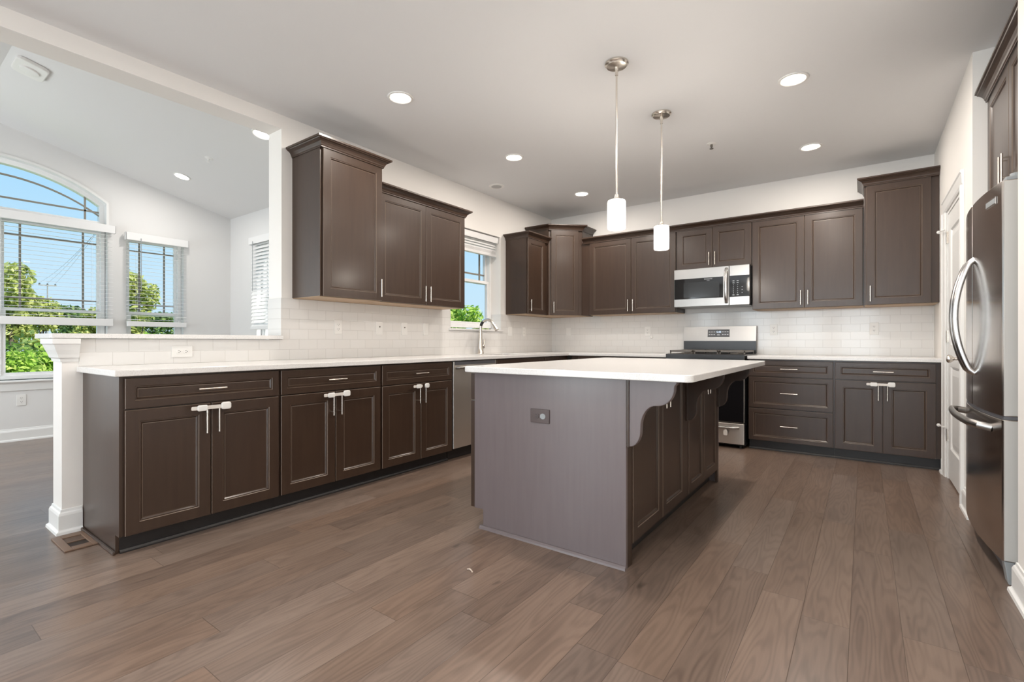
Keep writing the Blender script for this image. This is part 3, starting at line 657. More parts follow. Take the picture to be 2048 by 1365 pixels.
def cells(xs, ys, keep, z0, z1):
    vid = {}; mb = MB()
    def V(i, j, k):
        if (i, j, k) not in vid: vid[(i, j, k)] = len(mb.v); mb.v.append((xs[i], ys[j], (z0, z1)[k]))
        return vid[(i, j, k)]
    K = {(i, j) for i in range(len(xs) - 1) for j in range(len(ys) - 1) if keep((xs[i] + xs[i + 1]) / 2, (ys[j] + ys[j + 1]) / 2)}
    for i, j in K:
        mb.f.append((V(i, j, 1), V(i + 1, j, 1), V(i + 1, j + 1, 1), V(i, j + 1, 1))); mb.f.append((V(i, j, 0), V(i, j + 1, 0), V(i + 1, j + 1, 0), V(i + 1, j, 0)))
        for (di, dj, a, b_) in ((-1, 0, (i, j), (i, j + 1)), (1, 0, (i + 1, j), (i + 1, j + 1)), (0, -1, (i, j), (i + 1, j)), (0, 1, (i, j + 1), (i + 1, j + 1))):
            if (i + di, j + dj) not in K: mb.f.append((V(*a, 0), V(*b_, 0), V(*b_, 1), V(*a, 1)))
    return mb
xs = [XW + 0.0005, sk[2], sk[3], CX, -1.7035]; ys = [0.752, sk[0], sk[1], CY, YW - 0.0005]
ct = cells(xs, ys, lambda x, y: (x < CX or y > CY) and not (sk[2] < x < sk[3] and sk[0] < y < sk[1]), 0.8765, 0.908)
tag(ct.build('countertop', M_QUARTZ, bevel=0.004), 'long white quartz countertop wrapping the corner from the half wall to the stove', 'countertop')
tag(B(-0.918, XR - 0.002, CY, YW - 0.0005, 0.8765, 0.908).build('countertop', M_QUARTZ, bevel=0.004), 'short white quartz countertop right of the stove', 'countertop')
tag(MB().prism(rrect(-3.845, -3.478, 0.637, 1.9095, 0.012, 4, (1, 0, 0, 1)), 1.063, 1.090, 'z').build('bar_ledge', M_QUARTZ, bevel=0.003), 'white quartz ledge capping the half wall', 'ledge')
# sink
t = thing('sink', 'stainless undermount sink set into the counter below the window', 'sink', ((sk[2] + sk[3]) / 2, (sk[0] + sk[1]) / 2, 0.69))
hx, hy = (sk[3] - sk[2]) / 2, (sk[1] - sk[0]) / 2
m = MB(); m.box(-hx, hx, -hy, hy, 0, 0.004); m.box(-hx - 0.003, -hx, -hy, hy, 0, 0.185); m.box(hx, hx + 0.003, -hy, hy, 0, 0.185); m.box(-hx, hx, -hy - 0.003, -hy, 0, 0.185); m.box(-hx, hx, hy, hy + 0.003, 0, 0.185)
m.build('basin', M_STEEL, t); MB().lathe([(0.045, 0), (0.045, 0.004), (0.03, 0.006)], (0, 0, 0.004), 20).build('drain', M_CHROME, t)
# faucet
t = thing('faucet', 'brushed nickel pull-down faucet with high arched spout', 'faucet', (-3.445, 4.150, 0.908))
MB().lathe([(0.036, 0), (0.036, 0.006), (0.032, 0.012), (0.027, 0.06), (0.0235, 0.12), (0.0195, 0.18), (0.0165, 0.24)], (0, 0, 0), 20).build('body', M_NICKEL, t, smooth=True)
arcp = [(0, 0, 0.235), (0, 0, 0.285)] + [(0.092 - 0.092 * math.cos(q), 0.0, 0.285 + 0.092 * math.sin(q)) for q in np.linspace(0.15, 2.55, 16)]
MB().tube(arcp, 0.0160, 14).build('spout', M_NICKEL, t, smooth=True)
MB().tube(arcp[3:8], 0.0164, 14).build('dark_band', M_BLACK, t, smooth=True)  # thin black band laid over part of the arch
e0 = Vector(arcp[-1]); dirv = (Vector(arcp[-1]) - Vector(arcp[-2])).normalized()
MB().tube([e0, e0 + dirv * 0.03, e0 + dirv * 0.075, e0 + dirv * 0.095], [0.0165, 0.0175, 0.0215, 0.022], 14).build('spray_head', M_NICKEL, t, smooth=True)
lv = MB(); lv.cyl((0, 0.015, 0.075), (0, 0.050, 0.075), 0.017, 14); lv.tube([(0, 0.040, 0.080), (0, 0.058, 0.10), (0.0, 0.066, 0.135), (0, 0.066, 0.165)], [0.013, 0.012, 0.010, 0.008], 10); lv.build('lever', M_NICKEL, t, smooth=True)

# ------------------------------------------------------------------ dishwasher
t = thing('dishwasher', 'stainless dishwasher in the left run beside the sink base', 'dishwasher', (FX, 3.117, 0), PI / 2)
B(0.003, 0.611, 0.002, 0.57, 0.10, 0.872).build('body', M_DGREY, t)
dd = MB(); dd.box(0.004, 0.610, -0.022, 0.001, 0.105, 0.868); dd = dd.build('door', M_STEELV, t, 0.003)
B(0.02, 0.595, -0.0226, -0.021, 0.838, 0.866).build('control_strip', M_DGREY, dd)
hb = MB(); hb.tube([(0.045, -0.022, 0.815), (0.052, -0.052, 0.815), (0.10, -0.060, 0.815), (0.515, -0.060, 0.815), (0.562, -0.052, 0.815), (0.570, -0.022, 0.815)], 0.011, 12); hb.build('handle', M_STEEL, dd, smooth=True)
B(0.003, 0.611, 0.05, 0.56, 0.002, 0.098).build('toe_kick', M_TOE, t)

# ------------------------------------------------------------------ island
IX, IY, IROT = -0.897, 2.10, 0.0
isl = thing('kitchen_island', 'espresso kitchen island with corbels under its seating overhang', 'kitchen island', (IX, IY, 0), IROT)
# local frame: x to the right (east face at 0), y away from the camera
IW, IL = 0.890, 1.745
B(-IW, 0, 0.02, IL - 0.02, 0.096, 0.876).build('carcass', M_WOOD, isl)
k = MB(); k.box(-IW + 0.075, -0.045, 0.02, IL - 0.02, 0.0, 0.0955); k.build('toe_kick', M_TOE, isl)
pn = MB(); pn.prism([(-IW, 0.105), (-IW + 0.062, 0.105), (-IW + 0.062, 0), (0.016, 0), (0.016, 0.876), (-IW, 0.876)], 0, 0.018, 'y'); ep = pn.build('end_panel', M_WOOD_SHEEN, isl)
sm_ = MB(); sm_.prism([(0.0, 0.0), (-0.018, 0.0), (-0.016, 0.009), (-0.009, 0.017), (0.0, 0.018)], -IW + 0.045, 0.018, 'x'); sm_.build('shoe_moulding', M_WOOD_SHEEN, ep)
pn = MB(); pn.prism([(-IW, 0.105), (-IW + 0.062, 0.105), (-IW + 0.062, 0), (0.016, 0), (0.016, 0.876), (-IW, 0.876)], IL - 0.018, IL, 'y'); pn.build('end_panel', M_WOOD_SHEEN, isl)
# east face: posts with corbels and two pairs of doors
def island_front(y0, y1, z0, z1, side, kind, handle):
    # flat front on the east (+x) or west (-x) face
    th_ = 0.020 if side > 0 else 0.034
    o = MB().panel(0, y1 - y0, z0, z1, 0.057 if kind == 'door' else 0.038, -th_, th_ - 0.0005)
    if side > 0: ob = o.build(kind, M_WOOD, isl, loc=(0.0005, y0, 0), rotz=PI / 2)
    else: ob = o.build(kind, M_WOOD, isl, loc=(-IW - 0.0005, y1, 0), rotz=-PI / 2)
    w_ = y1 - y0
    if handle == 'mid': pull(ob, (w_ / 2, -th_, (z0 + z1) / 2), 0.14, False)
    elif handle: pull(ob, (w_ - 0.028 if handle == 'right' else 0.028, -th_, z1 - 0.10), 0.14, True)
for y0, y1, h in ((0.075, 0.488, 'right'), (0.493, 0.892, 'left'), (0.972, 1.330, 'right'), (1.335, 1.690, 'left')): island_front(y0, y1, 0.096, 0.862, 1, 'door', h)
for y0, y1, h in ((0.006, 0.43, 'left'), (0.436, 0.862, 'right'), (0.872, 1.30, 'left'), (1.306, IL - 0.006, 'right')):
    island_front(y0, y1, 0.716, 0.865, -1, 'drawer', 'mid'); island_front(y0, y1, 0.105, 0.709, -1, 'door', h)
# flat stiles/feet on the east face
sx = MB()
for y0, y1 in ((0.0185, 0.070), (0.897, 0.967), (1.695, IL - 0.0185)): sx.box(0.0005, 0.016, y0, y1, 0.0 if y0 > 1 or y0 < 0.1 else 0.096, 0.876)
sx.build('stile', M_WOOD, isl)
def corbel_poly():
    # profile in (x out, z): S-curve bracket
    pts = [(0.0, 0.876), (0.228, 0.876), (0.228, 0.862), (0.219, 0.852)]
    # convex lobe, then concave sweep, then convex foot
    for q in np.linspace(0, 1, 10): a = q * PI / 2; pts.append((0.142 + 0.076 * math.cos(a), 0.845 - 0.085 * math.sin(a)))
    for q in np.linspace(0.08, 1, 12): a = PI / 2 + q * PI / 2; pts.append((0.138 + 0.072 * math.cos(a), 0.655 + 0.105 * math.sin(a)))
    for q in np.linspace(0.1, 1, 8): a = q * PI / 2; pts.append((0.014 + 0.052 * math.cos(a), 0.645 - 0.080 * math.sin(a)))
    pts.append((0.0, 0.562))
    return pts
CP = corbel_poly()
for y in (0.002, 0.912, IL - 0.042):
    cb = MB(); cb.prism([(0.0165 + p[0], p[1]) for p in CP], y + 0.004, y + 0.036, 'y')
    co = cb.build('corbel', M_WOOD_SHEEN if y < 0.5 else M_WOOD, isl, 0.003)
    pl = MB(); pl.box(0.0162, 0.030, y - 0.002, y + 0.042, 0.562, 0.876); pl.build('back_plate', M_WOOD, co, 0.002)
top = MB().prism(rrect(-1.812, -0.567, 2.022, 3.862, 0.035, 8), 0.8765, 0.908, 'z').build('island_countertop', M_QUARTZ, bevel=0.004)
tag(top, 'white quartz island top with rounded corners', 'countertop')

# ------------------------------------------------------------------ range
t = thing('gas_range', 'stainless gas range with black oven door between the base cabinets', 'range', (-1.312, 5.125, 0))
RW = 0.379
B(-RW, RW, 0.0, 0.655, 0.03, 0.895).build('body', M_BLACK, t)
ft = MB()
for x in (-0.33, 0.33):
    for y in (0.06, 0.58): ft.cyl((x, y, 0), (x, y, 0.03), 0.018, 10)
ft.build('feet', M_BLACK, t)
tp = MB(); tp.box(-RW - 0.002, RW + 0.002, 0.02, 0.60, 0.8955, 0.918); tp.box(-RW - 0.002, RW + 0.002, -0.034, 0.0195, 0.868, 0.916); cook = tp.build('cooktop', M_BLACK, t, 0.004)
def grate(cx, w):
    g = MB(); z0, z1 = 0.936, 0.954
    x0, x1, y0, y1 = cx - w / 2, cx + w / 2, 0.06, 0.56
    for a in (x0, x1 - 0.012): g.box(a, a + 0.012, y0, y1, z0, z1)
    for b_ in (y0, y1 - 0.012, (y0 + y1) / 2): g.box(x0, x1, b_, b_ + 0.012, z0, z1)
    for cy in (0.185, 0.435):
        for q in range(8):
            a = q * PI / 4; g.box(*sorted((cx + math.cos(a) * 0.03 - 0.005, cx + math.cos(a) * 0.095 + 0.005)), *sorted((cy + math.sin(a) * 0.03 - 0.005, cy + math.sin(a) * 0.10 + 0.005)), z0 + 0.002, z1) if q % 2 == 0 else None
    for a in (x0, x1 - 0.012):
        for b_ in (y0, y1 - 0.012): g.box(a, a + 0.012, b_, b_ + 0.012, 0.9182, z0)
    g.build('grate', M_IRON, cook, 0.002)
for cx in (-0.25, 0.0, 0.25): grate(cx, 0.236)
for cx in (-0.25, 0.25):
    for cy in (0.185, 0.435): MB().lathe([(0.045, 0), (0.045, 0.006), (0.03, 0.007), (0.03, 0.011)], (cx, cy, 0.9182), 18).build('burner', M_IRON, cook)
bg = MB(); bg.prism([(0.590, 0.918), (0.655, 0.918), (0.655, 1.208), (0.612, 1.208), (0.590, 1.062)], -RW, RW, 'x'); back = bg.build('backguard', M_BLACK, t)
sp_ = MB(); sp_.prism([(0.5885, 1.052), (0.5905, 1.052), (0.6125, 1.2085), (0.655, 1.2085), (0.655, 1.2115), (0.6095, 1.2115)], -RW - 0.001, RW + 0.001, 'x'); panel_ = sp_.build('control_panel', M_STEEL, back)
tl = math.atan2(0.022, 0.1565)
dp = MB(); dp.box(-0.115, 0.115, -0.0015, 0.001, -0.042, 0.042); dpo = dp.build('display', M_DGREY, panel_, 0.001, loc=(0.0, 0.6005, 1.138)); dpo.rotation_euler = (-tl, 0, 0)
text_mesh('12:05', 0.026, 'clock_digits', M_LCD, dpo, (0.0, -0.0024, 0.014))
mk = MB()
for x in (-0.095, -0.07, -0.045, 0.045, 0.07, 0.095):
    for z in (0.012, -0.018): mk.box(x - 0.008, x + 0.008, -0.0022, -0.0016, z - 0.002, z + 0.006)
mk.box(-0.014, 0.012, -0.0022, -0.0016, -0.016, -0.011); mk.box(-0.014, 0.016, -0.0022, -0.0016, -0.025, -0.021); mk.build('button_markings', M_MARK, dpo)
fp = MB(); fp.prism([(0.0, 0.775), (-0.045, 0.785), (-0.034, 0.866), (0.0, 0.866)], -RW, RW, 'x'); fpo = fp.build('knob_panel', M_STEEL, t)
for x in (-0.28, -0.14, 0.0, 0.14, 0.28): MB().lathe([(0.021, 0), (0.021, 0.014), (0.017, 0.030), (0.015, 0.032)], (x, -0.038, 0.838), 18, (0, -1, 0.13)).build('knob', M_STEEL, fpo)
od = MB(); od.box(-RW + 0.002, RW - 0.002, -0.035, -0.001, 0.255, 0.770); odo = od.build('oven_door', M_STEELV, t, 0.003)
B(-RW + 0.004, RW - 0.004, -0.0375, -0.0352, 0.258, 0.690).build('oven_glass', M_BLACKG, odo)
hb = MB(); hb.tube([(-0.33, -0.035, 0.735), (-0.335, -0.075, 0.735), (-0.29, -0.082, 0.735), (0.29, -0.082, 0.735), (0.335, -0.075, 0.735), (0.33, -0.035, 0.735)], 0.012, 12); hb.build('handle', M_STEEL, odo, smooth=True)
bd = MB(); bd.box(-RW + 0.002, RW - 0.002, -0.035, -0.001, 0.045, 0.245); bdo = bd.build('drawer', M_STEELV, t, 0.003)
hb = MB(); hb.tube([(-0.33, -0.034, 0.205), (-0.30, -0.055, 0.205), (-0.2, -0.062, 0.203), (0.2, -0.062, 0.203), (0.30, -0.055, 0.205), (0.33, -0.034, 0.205)], 0.014, 10); hb.build('handle', M_STEEL, bdo, smooth=True)
t2 = thing('safety_latch', 'small white latch clipped on the lower drawer of the range', 'safety latch', (-1.095, 5.062, 0.128))
MB().prism(rrect(-0.018, 0.018, 0.0, 0.052, 0.010, 4), -0.012, 0.0, 'y').build('tab', M_LOCK, t2, 0.002)
MB().prism(rrect(-0.009, 0.009, 0.028, 0.088, 0.006, 3), 0.0005, 0.006, 'y').build('strap', M_LOCK, t2, 0.001)

# ------------------------------------------------------------------ microwave
t = thing('microwave', 'stainless over-the-range microwave with black glass door', 'microwave', (-1.3145, 5.395, 1.422))
MW = 0.379; MH = 0.408
B(-MW, MW, 0.0, YW - 5.395 - 0.012, 0.008, MH).build('body', M_BLACK, t)
dm = MB(); dm.box(-MW, 0.185, -0.022, -0.001, 0.0, MH); dmo = dm.build('door', M_STEEL, t, 0.003)
B(-MW + 0.004, 0.128, -0.0245, -0.0222, 0.083, 0.302).build('door_glass', M_BLACKG, dmo)
B(-0.275, 0.09, -0.0249, -0.0246, 0.100, 0.262).build('window_screen', simple('microwave_screen', (0.010, 0.011, 0.012), 0.12), dmo)
text_mesh('FRIGIDAIRE', 0.0165, 'brand_lettering', M_MARK, dmo, (-0.02, -0.0252, 0.286)); text_mesh('GALLERY', 0.008, 'brand_lettering', M_MARK, dmo, (-0.02, -0.0252, 0.271))
cpn = MB(); cpn.box(0.188, MW, -0.022, -0.001, 0.0, MH); cpo = cpn.build('control_panel', M_STEEL, t, 0.003)
B(0.191, MW - 0.001, -0.0245, -0.0222, 0.083, 0.302).build('keypad', M_BLACKG, cpo)
mk = MB()
for x in (0.228, 0.268):
    for k_ in range(8): z = 0.10 + k_ * 0.0205; mk.box(x - 0.009 if k_ in (0, 7, 6) else x - 0.003, x + 0.009 if k_ in (0, 7, 6) else x + 0.003, -0.0251, -0.0246, z, z + 0.006)
for x in (0.31,):
    for k_ in range(3): mk.box(x - 0.003, x + 0.003, -0.0251, -0.0246, 0.12 + k_ * 0.03, 0.127 + k_ * 0.03)
mk.build('keypad_markings', M_MARK, cpo)
hb = MB(); hp = [(0.160, -0.022, 0.025)] + [(0.160, -0.022 - 0.046 * math.sin(PI * q) ** 0.55, 0.025 + 0.36 * q) for q in np.linspace(0.06, 0.94, 14)] + [(0.160, -0.022, 0.385)]
hb.tube(hp, 0.012, 12, squash=(1.35, 0.7)); hb.build('handle', M_CHROME, dmo, smooth=True)
B(-MW + 0.01, MW - 0.01, 0.005, 0.36, 0.0, 0.0075).build('vent_grille', M_STEEL, t)

# ------------------------------------------------------------------ refrigerator
FY0, FY1 = 2.93, 3.845; FCY = (FY0 + FY1) / 2; FZT = 1.740
t = thing('refrigerator', 'stainless french-door refrigerator with bowed handles in the right alcove', 'refrigerator', (0.482, FCY, 0))
HW = (FY1 - FY0) / 2
def bow(y): return -0.034 * (1 - (y / HW) ** 2)
def bowed(y0, y1, z0, z1, back, n=16, edge=0.006):
    ysn = list(np.linspace(y0, y1, n)); poly = []
    front = [(bow(y), y) for y in ysn]
    front[0] = (front[0][0] + edge, front[0][1]); front[-1] = (front[-1][0] + edge, front[-1][1])
    front.insert(1, (bow(y0 + edge), y0 + edge)); front.insert(-1, (bow(y1 - edge), y1 - edge))
    front.sort(key=lambda p: p[1])
    return MB().prism(front + [(back, y1), (back, y0)], z0, z1, 'z')
B(0.062, 0.74, -HW + 0.005, HW - 0.005, 0.045, 1.730).build('cabinet_body', M_FSIDE, t, 0.003)
ZS = 0.712
dn = bowed(-HW, -0.003, ZS + 0.012, FZT, 0.058).build('door', M_FRIDGE, t, 0.002)
df = bowed(0.003, HW, ZS + 0.012, FZT, 0.058).build('door', M_FRIDGE, t, 0.002)
fz = bowed(-HW, HW, 0.100, ZS - 0.004, 0.058, 26).build('freezer_drawer', M_FRIDGE, t, 0.002)
MB().prism([(bow(y) + 0.004, y) for y in np.linspace(-HW, HW, 20)] + [(0.056, HW), (0.056, -HW)], ZS - 0.003, ZS + 0.011, 'z').build('gasket', M_DGREY, t)
# light grey door edges
for par, y, z0, z1 in ((dn, -HW, ZS + 0.016, FZT - 0.004), (fz, -HW, 0.104, ZS - 0.008)):
    B(0.006, 0.057, y - 0.0012, y - 0.0002, z0, z1).build('edge', M_FSIDE, par)
for y, par in ((-0.045, dn), (0.045, df)):
    x0 = bow(y); hp = [(x0 + 0.004, y, 0.885)] + [(x0 - 0.012 - 0.060 * math.sin(PI * q) ** 0.8, y, 0.895 + 0.555 * q) for q in np.linspace(0.02, 0.98, 22)] + [(x0 + 0.004, y, 1.460)]
    MB().tube(hp, 0.0155, 14, squash=(1.0, 0.9)).build('handle', M_CHROME, par, smooth=True)
hp = [(bow(-0.32) + 0.004, -0.335, 0.655)] + [(bow(y) - 0.062, y, 0.668) for y in np.linspace(-0.28, 0.28, 18)] + [(bow(0.32) + 0.004, 0.335, 0.655)]
hp.insert(1, (bow(-0.32) - 0.040, -0.325, 0.664)); hp.insert(-1, (bow(0.32) - 0.040, 0.325, 0.664))
MB().tube(hp, 0.0155, 14, squash=(0.8, 1.15)).build('handle', M_STEEL, fz, smooth=True)
hg = MB(); hg.box(0.012, 0.090, -HW + 0.012, -HW + 0.070, FZT + 0.0005, FZT + 0.018); hg.cyl((0.05, -HW + 0.045, FZT + 0.0), (0.05, -HW + 0.045, FZT + 0.035), 0.020, 16); hg.build('hinge_cover', M_GREYP, t, 0.004)
hg = MB(); hg.box(0.012, 0.090, HW - 0.070, HW - 0.012, FZT + 0.0005, FZT + 0.018); hg.build('hinge_cover', M_GREYP, t, 0.004)
gr = MB(); gr.prism([(0.030, 0.012), (0.055, 0.012), (0.075, 0.095), (0.012, 0.095)], -HW + 0.07, HW - 0.07, 'y'); gr.build('toe_grille', M_DGREY, t)
fo = MB(); fo.prism([(0.02, 0.0), (0.075, 0.0), (0.085, 0.098), (0.006, 0.098)], -HW + 0.004, -HW + 0.068, 'y'); fo.build('foot_cover', M_GREYP, t, 0.003)
fo = MB(); fo.prism([(0.02, 0.0), (0.075, 0.0), (0.085, 0.098), (0.006, 0.098)], HW - 0.068, HW - 0.004, 'y'); fo.build('foot_cover', M_GREYP, t, 0.003)
yb = -0.335; xb = bow(yb); slope_b = math.atan2(bow(yb + 0.05) - bow(yb - 0.05), 0.1)
bdg = MB(); bdg.box(-0.0020, 0.001, -0.062, 0.062, -0.016, 0.016); bo = bdg.build('badge', M_CHROME, dn, 0.001, loc=(xb - 0.0012, yb, 1.672)); bo.rotation_euler = (0, 0, -slope_b)
B(-0.0026, -0.0021, -0.056, 0.056, -0.011, 0.011).build('badge_plate', M_GREYP, bo)

# ------------------------------------------------------------------ pantry door
dr_ = wroot('door_1')
cs = MB(); cw = 0.098
CASP = [(0, 0.001), (0, 0.020), (0.016, 0.024), (0.024, 0.018), (cw - 0.012, 0.014), (cw, 0.008), (cw, 0.001)]   # (across, out)
for side in (0, 1):
    y_in = PD0 - 0.006 if side == 0 else PD1 + 0.006; sg = -1 if side == 0 else 1
    cs.prism([(XR - o_, y_in + sg * (cw - a)) for a, o_ in CASP], 0.0, PDZ + 0.0055, 'z')
cs.prism([(XR - o_, PDZ + 0.006 + cw - a) for a, o_ in CASP], PD0 - 0.006 - cw, PD1 + 0.006 + cw, 'y')
cs.build('casing', M_TRIM, dr_)
jb = MB(); jb.box(XR + 0.001, XR + 0.114, PD0 + 0.0005, PD0 + 0.018, 0, PDZ - 0.001); jb.box(XR + 0.001, XR + 0.114, PD1 - 0.018, PD1 - 0.0005, 0, PDZ - 0.001); jb.box(XR + 0.001, XR + 0.114, PD0 + 0.018, PD1 - 0.018, PDZ - 0.019, PDZ - 0.001); jb.build('jamb', M_TRIM, dr_)
# leaf: two raised panels, facing -x; local x runs to -y
lw = PD1 - PD0 - 0.042
lf = MB(); zt = PDZ - 0.024
def leaf_face(mb):
    mb.box(0, lw, 0.012, 0.040, 0.014, zt)
    s = 0.115
    for (a0, a1, z0, z1) in ((0, s, 0.014, zt), (lw - s, lw, 0.014, zt), (s, lw - s, 0.014, 0.24), (s, lw - s, 0.86, 1.02), (s, lw - s, zt - 0.13, zt)): mb.box(a0, a1, 0.0, 0.013, z0, z1)
    for (z0, z1) in ((0.24, 0.86), (1.02, zt - 0.13)):
        prof = [(0, 0.0), (0.010, 0.009), (0.022, 0.011), (0.060, 0.004), (0.064, 0.003)]; x0, x1 = s, lw - s; base = len(mb.v)
        for d, y in prof: mb.v += [(x0 + d, y, z0 + d), (x1 - d, y, z0 + d), (x1 - d, y, z1 - d), (x0 + d, y, z1 - d)]
        for i in range(len(prof) - 1):
            for k in range(4): a = base + i * 4 + k; c = base + i * 4 + (k + 1) % 4; mb.f.append((a, c, c + 4, a + 4))
        m_ = base + (len(prof) - 1) * 4; mb.f.append((m_, m_ + 1, m_ + 2, m_ + 3))
leaf_face(lf); lfo = lf.build('door_leaf', M_TRIM, dr_, loc=(XR + 0.006, PD1 - 0.021, 0), rotz=-PI / 2)
kb = MB(); kb.lathe([(0.032, 0), (0.032, 0.004), (0.026, 0.010), (0.011, 0.013), (0.010, 0.032), (0.016, 0.040), (0.026, 0.050), (0.028, 0.060), (0.024, 0.070), (0.010, 0.075)], (lw - 0.065, 0.0, 0.93), 22, (0, -1, 0)); kb.build('knob', M_NICKEL, lfo, smooth=True)
for z in (1.84, 1.084, 0.33):
    hg = MB(); hg.box(0.0, 0.028, -0.0025, -0.0003, z - 0.045, z + 0.045); hg.cyl((-0.004, -0.006, z - 0.046), (-0.004, -0.006, z + 0.046), 0.0055, 10); hg.box(-0.030, -0.008, -0.008, -0.0065, z - 0.045, z + 0.045); hg.build('hinge', M_NICKEL, lfo)
for z, lb in ((1.90, 'white hinge door stop at the top hinge of the pantry door'), (0.392, 'white hinge door stop at the bottom hinge of the pantry door')):
    t = thing('hinge_door_stop', lb, 'door stop', (XR - 0.030, PD1 - 0.017, z))
    MB().cyl((0.0, 0, 0), (-0.012, 0.07, 0), 0.0045, 8).build('arm', M_PLATE, t); MB().lathe([(0.011, 0), (0.013, 0.006), (0.010, 0.016)], (-0.012, 0.068, 0), 12, (-0.17, 1, 0)).build('bumper', M_PLATE, t); MB().cyl((0.006, -0.002, -0.004), (0.006, -0.002, 0.004), 0.010, 10).build('collar', M_PLATE, t)

# ------------------------------------------------------------------ lights
def downlight(label, loc, tilt=0.0, power=CAN_W, col=CAN_COL, visible=True):
    t = thing('recessed_light', label, 'ceiling light', loc, group='round recessed ceiling lights'); t.rotation_euler = (tilt, 0, 0)
    MB().lathe([(0.066, -0.001), (0.066, -0.004), (0.074, -0.009), (0.086, -0.006), (0.088, -0.001)], (0, 0, 0), 36).build('trim_ring', M_PLATE, t, smooth=True)
    MB().lathe([(0.0655, -0.0015), (0.0655, -0.006), (0.05, -0.011), (0.0, -0.0125)], (0, 0, 0), 30).build('lens', M_LENS, t, smooth=True)
    l = lamp('recessed_lamp', 'AREA', (0, 0, -0.018), power, col, shape='DISK', size=0.12); l.parent = t
    return t
DL_ = [(-2.605, 2.267, 'recessed ceiling light nearest the tall cabinet by the sunroom opening'), (-0.37, 3.60, 'largest recessed ceiling light, right of the two pendants'),
       (-0.375, 4.94, 'recessed ceiling light above the drawers, farthest right at the stove wall'), (-2.605, 3.618, 'recessed ceiling light above the counter short of the sink window'),
       (-2.62, 4.967, 'small recessed ceiling light near the angled corner cabinet')]
for x, y, lb in DL_: downlight(lb, (x, y, ZC))
ta = math.atan(sl)
downlight('sunroom ceiling light partly cut off by the edge of the opening', (-4.537, 2.278, slope_z(2.278) - 0.0), -ta, 7.5, (1, 0.94, 0.88))
downlight('sunroom ceiling light low on the slope above the slim window', (-6.42, 2.304, slope_z(2.304) - 0.0), -ta, 7.5, (1, 0.94, 0.88))
# the same cans carry on over the room behind the camera
for i, (x, y) in enumerate([(-2.605, 0.917), (-0.37, 2.25), (-0.37, 0.9), (-2.605, -1.2), (-0.6, -1.2), (-1.6, -2.9)]):
    lamp('recessed_lamp', 'AREA', (x, y, ZC - 0.012), CAN_W * (0.2 if i == 0 else 1.0), CAN_COL, shape='DISK', size=0.13)
def pendant(x, y, label):
    t = thing('pendant_light', label, 'pendant light', (x, y, 1.73), group='pendants over the island')
    zc_ = ZC - 1.73
    MB().lathe([(0.071, 0), (0.071, -0.008), (0.064, -0.013), (0.060, -0.020), (0.050, -0.023), (0.012, -0.026), (0.010, -0.045)], (0, 0, zc_), 32).build('canopy', M_NICKEL, t, smooth=True)
    r = MB(); r.cyl((0, 0, 0.205), (0, 0, zc_ - 0.04), 0.0055, 10); r.lathe([(0.009, 0), (0.009, 0.03)], (0, 0, zc_ - 0.075), 10); r.build('rod', M_NICKEL, t, smooth=True)
    MB().lathe([(0.030, 0), (0.030, 0.008), (0.014, 0.016), (0.012, 0.034), (0.008, 0.038)], (0, 0, 0.176), 20).build('socket_cap', M_NICKEL, t, smooth=True)
    MB().lathe([(0.048, 0.0), (0.053, 0.003), (0.054, 0.012), (0.054, 0.165), (0.051, 0.173), (0.030, 0.175)], (0, 0, 0), 32).build('glass_shade', M_SHADE, t, smooth=True)
    l = lamp('pendant_bulb', 'POINT', (0, 0, 0.09), 11.0, (1, 0.9, 0.79), shadow_soft_size=0.03); l.parent = t
pendant(-1.22, 2.764, 'nearer and larger-looking of the two white glass pendants over the island')
pendant(-1.22, 3.573, 'farther and smaller-looking white glass pendant, seen against the wall cabinets left of the microwave')
t = thing('ceiling_speaker', 'round flush white speaker grille in the ceiling above the sink window', 'ceiling speaker', (-3.247, 4.181, ZC))
MB().lathe([(0.085, 0), (0.085, -0.004), (0.072, -0.008)], (0, 0, 0), 32).build('rim', M_PLATE, t, smooth=True); MB().lathe([(0.071, -0.0005), (0.071, -0.0075), (0.03, -0.009)], (0, 0, 0), 32).build('grille', simple('grey_mesh', (0.45, 0.45, 0.45), 0.6), t)
def sprinkler(loc, tilt, label):
    t = thing('fire_sprinkler', label, 'sprinkler', loc); t.rotation_euler = (tilt, 0, 0)
    MB().lathe([(0.040, 0), (0.040, -0.003), (0.024, -0.008)], (0, 0, 0), 24).build('escutcheon', M_PLATE, t, smooth=True)
    m = MB(); m.lathe([(0.010, 0), (0.010, -0.022), (0.005, -0.024), (0.005, -0.034), (0.016, -0.035), (0.016, -0.038)], (0, 0, -0.007), 12); m.build('head', M_PLATE if tilt else M_IRON, t)
sprinkler((-1.058, 4.367, ZC), 0, 'small fire sprinkler in the kitchen ceiling right of the pendants')
sprinkler((-5.593, 2.257, slope_z(2.257)), -ta, 'small fire sprinkler in the sloped sunroom ceiling between two lights')
t = thing('smoke_detector', 'square white detector with round centre near the sunroom ridge', 'smoke detector', (-5.56, 0.90, slope_z(0.90) - 0.001)); t.rotation_euler = (-ta, 0, 0)
MB().prism(rrect(-0.14, 0.14, -0.10, 0.10, 0.045, 3), -0.028, 0, 'z').build('housing', M_PLATE, t, 0.006); MB().lathe([(0.062, 0), (0.060, -0.012), (0.05, -0.015)], (0, 0, -0.028), 28).build('cover', M_PLATE, t, smooth=True)

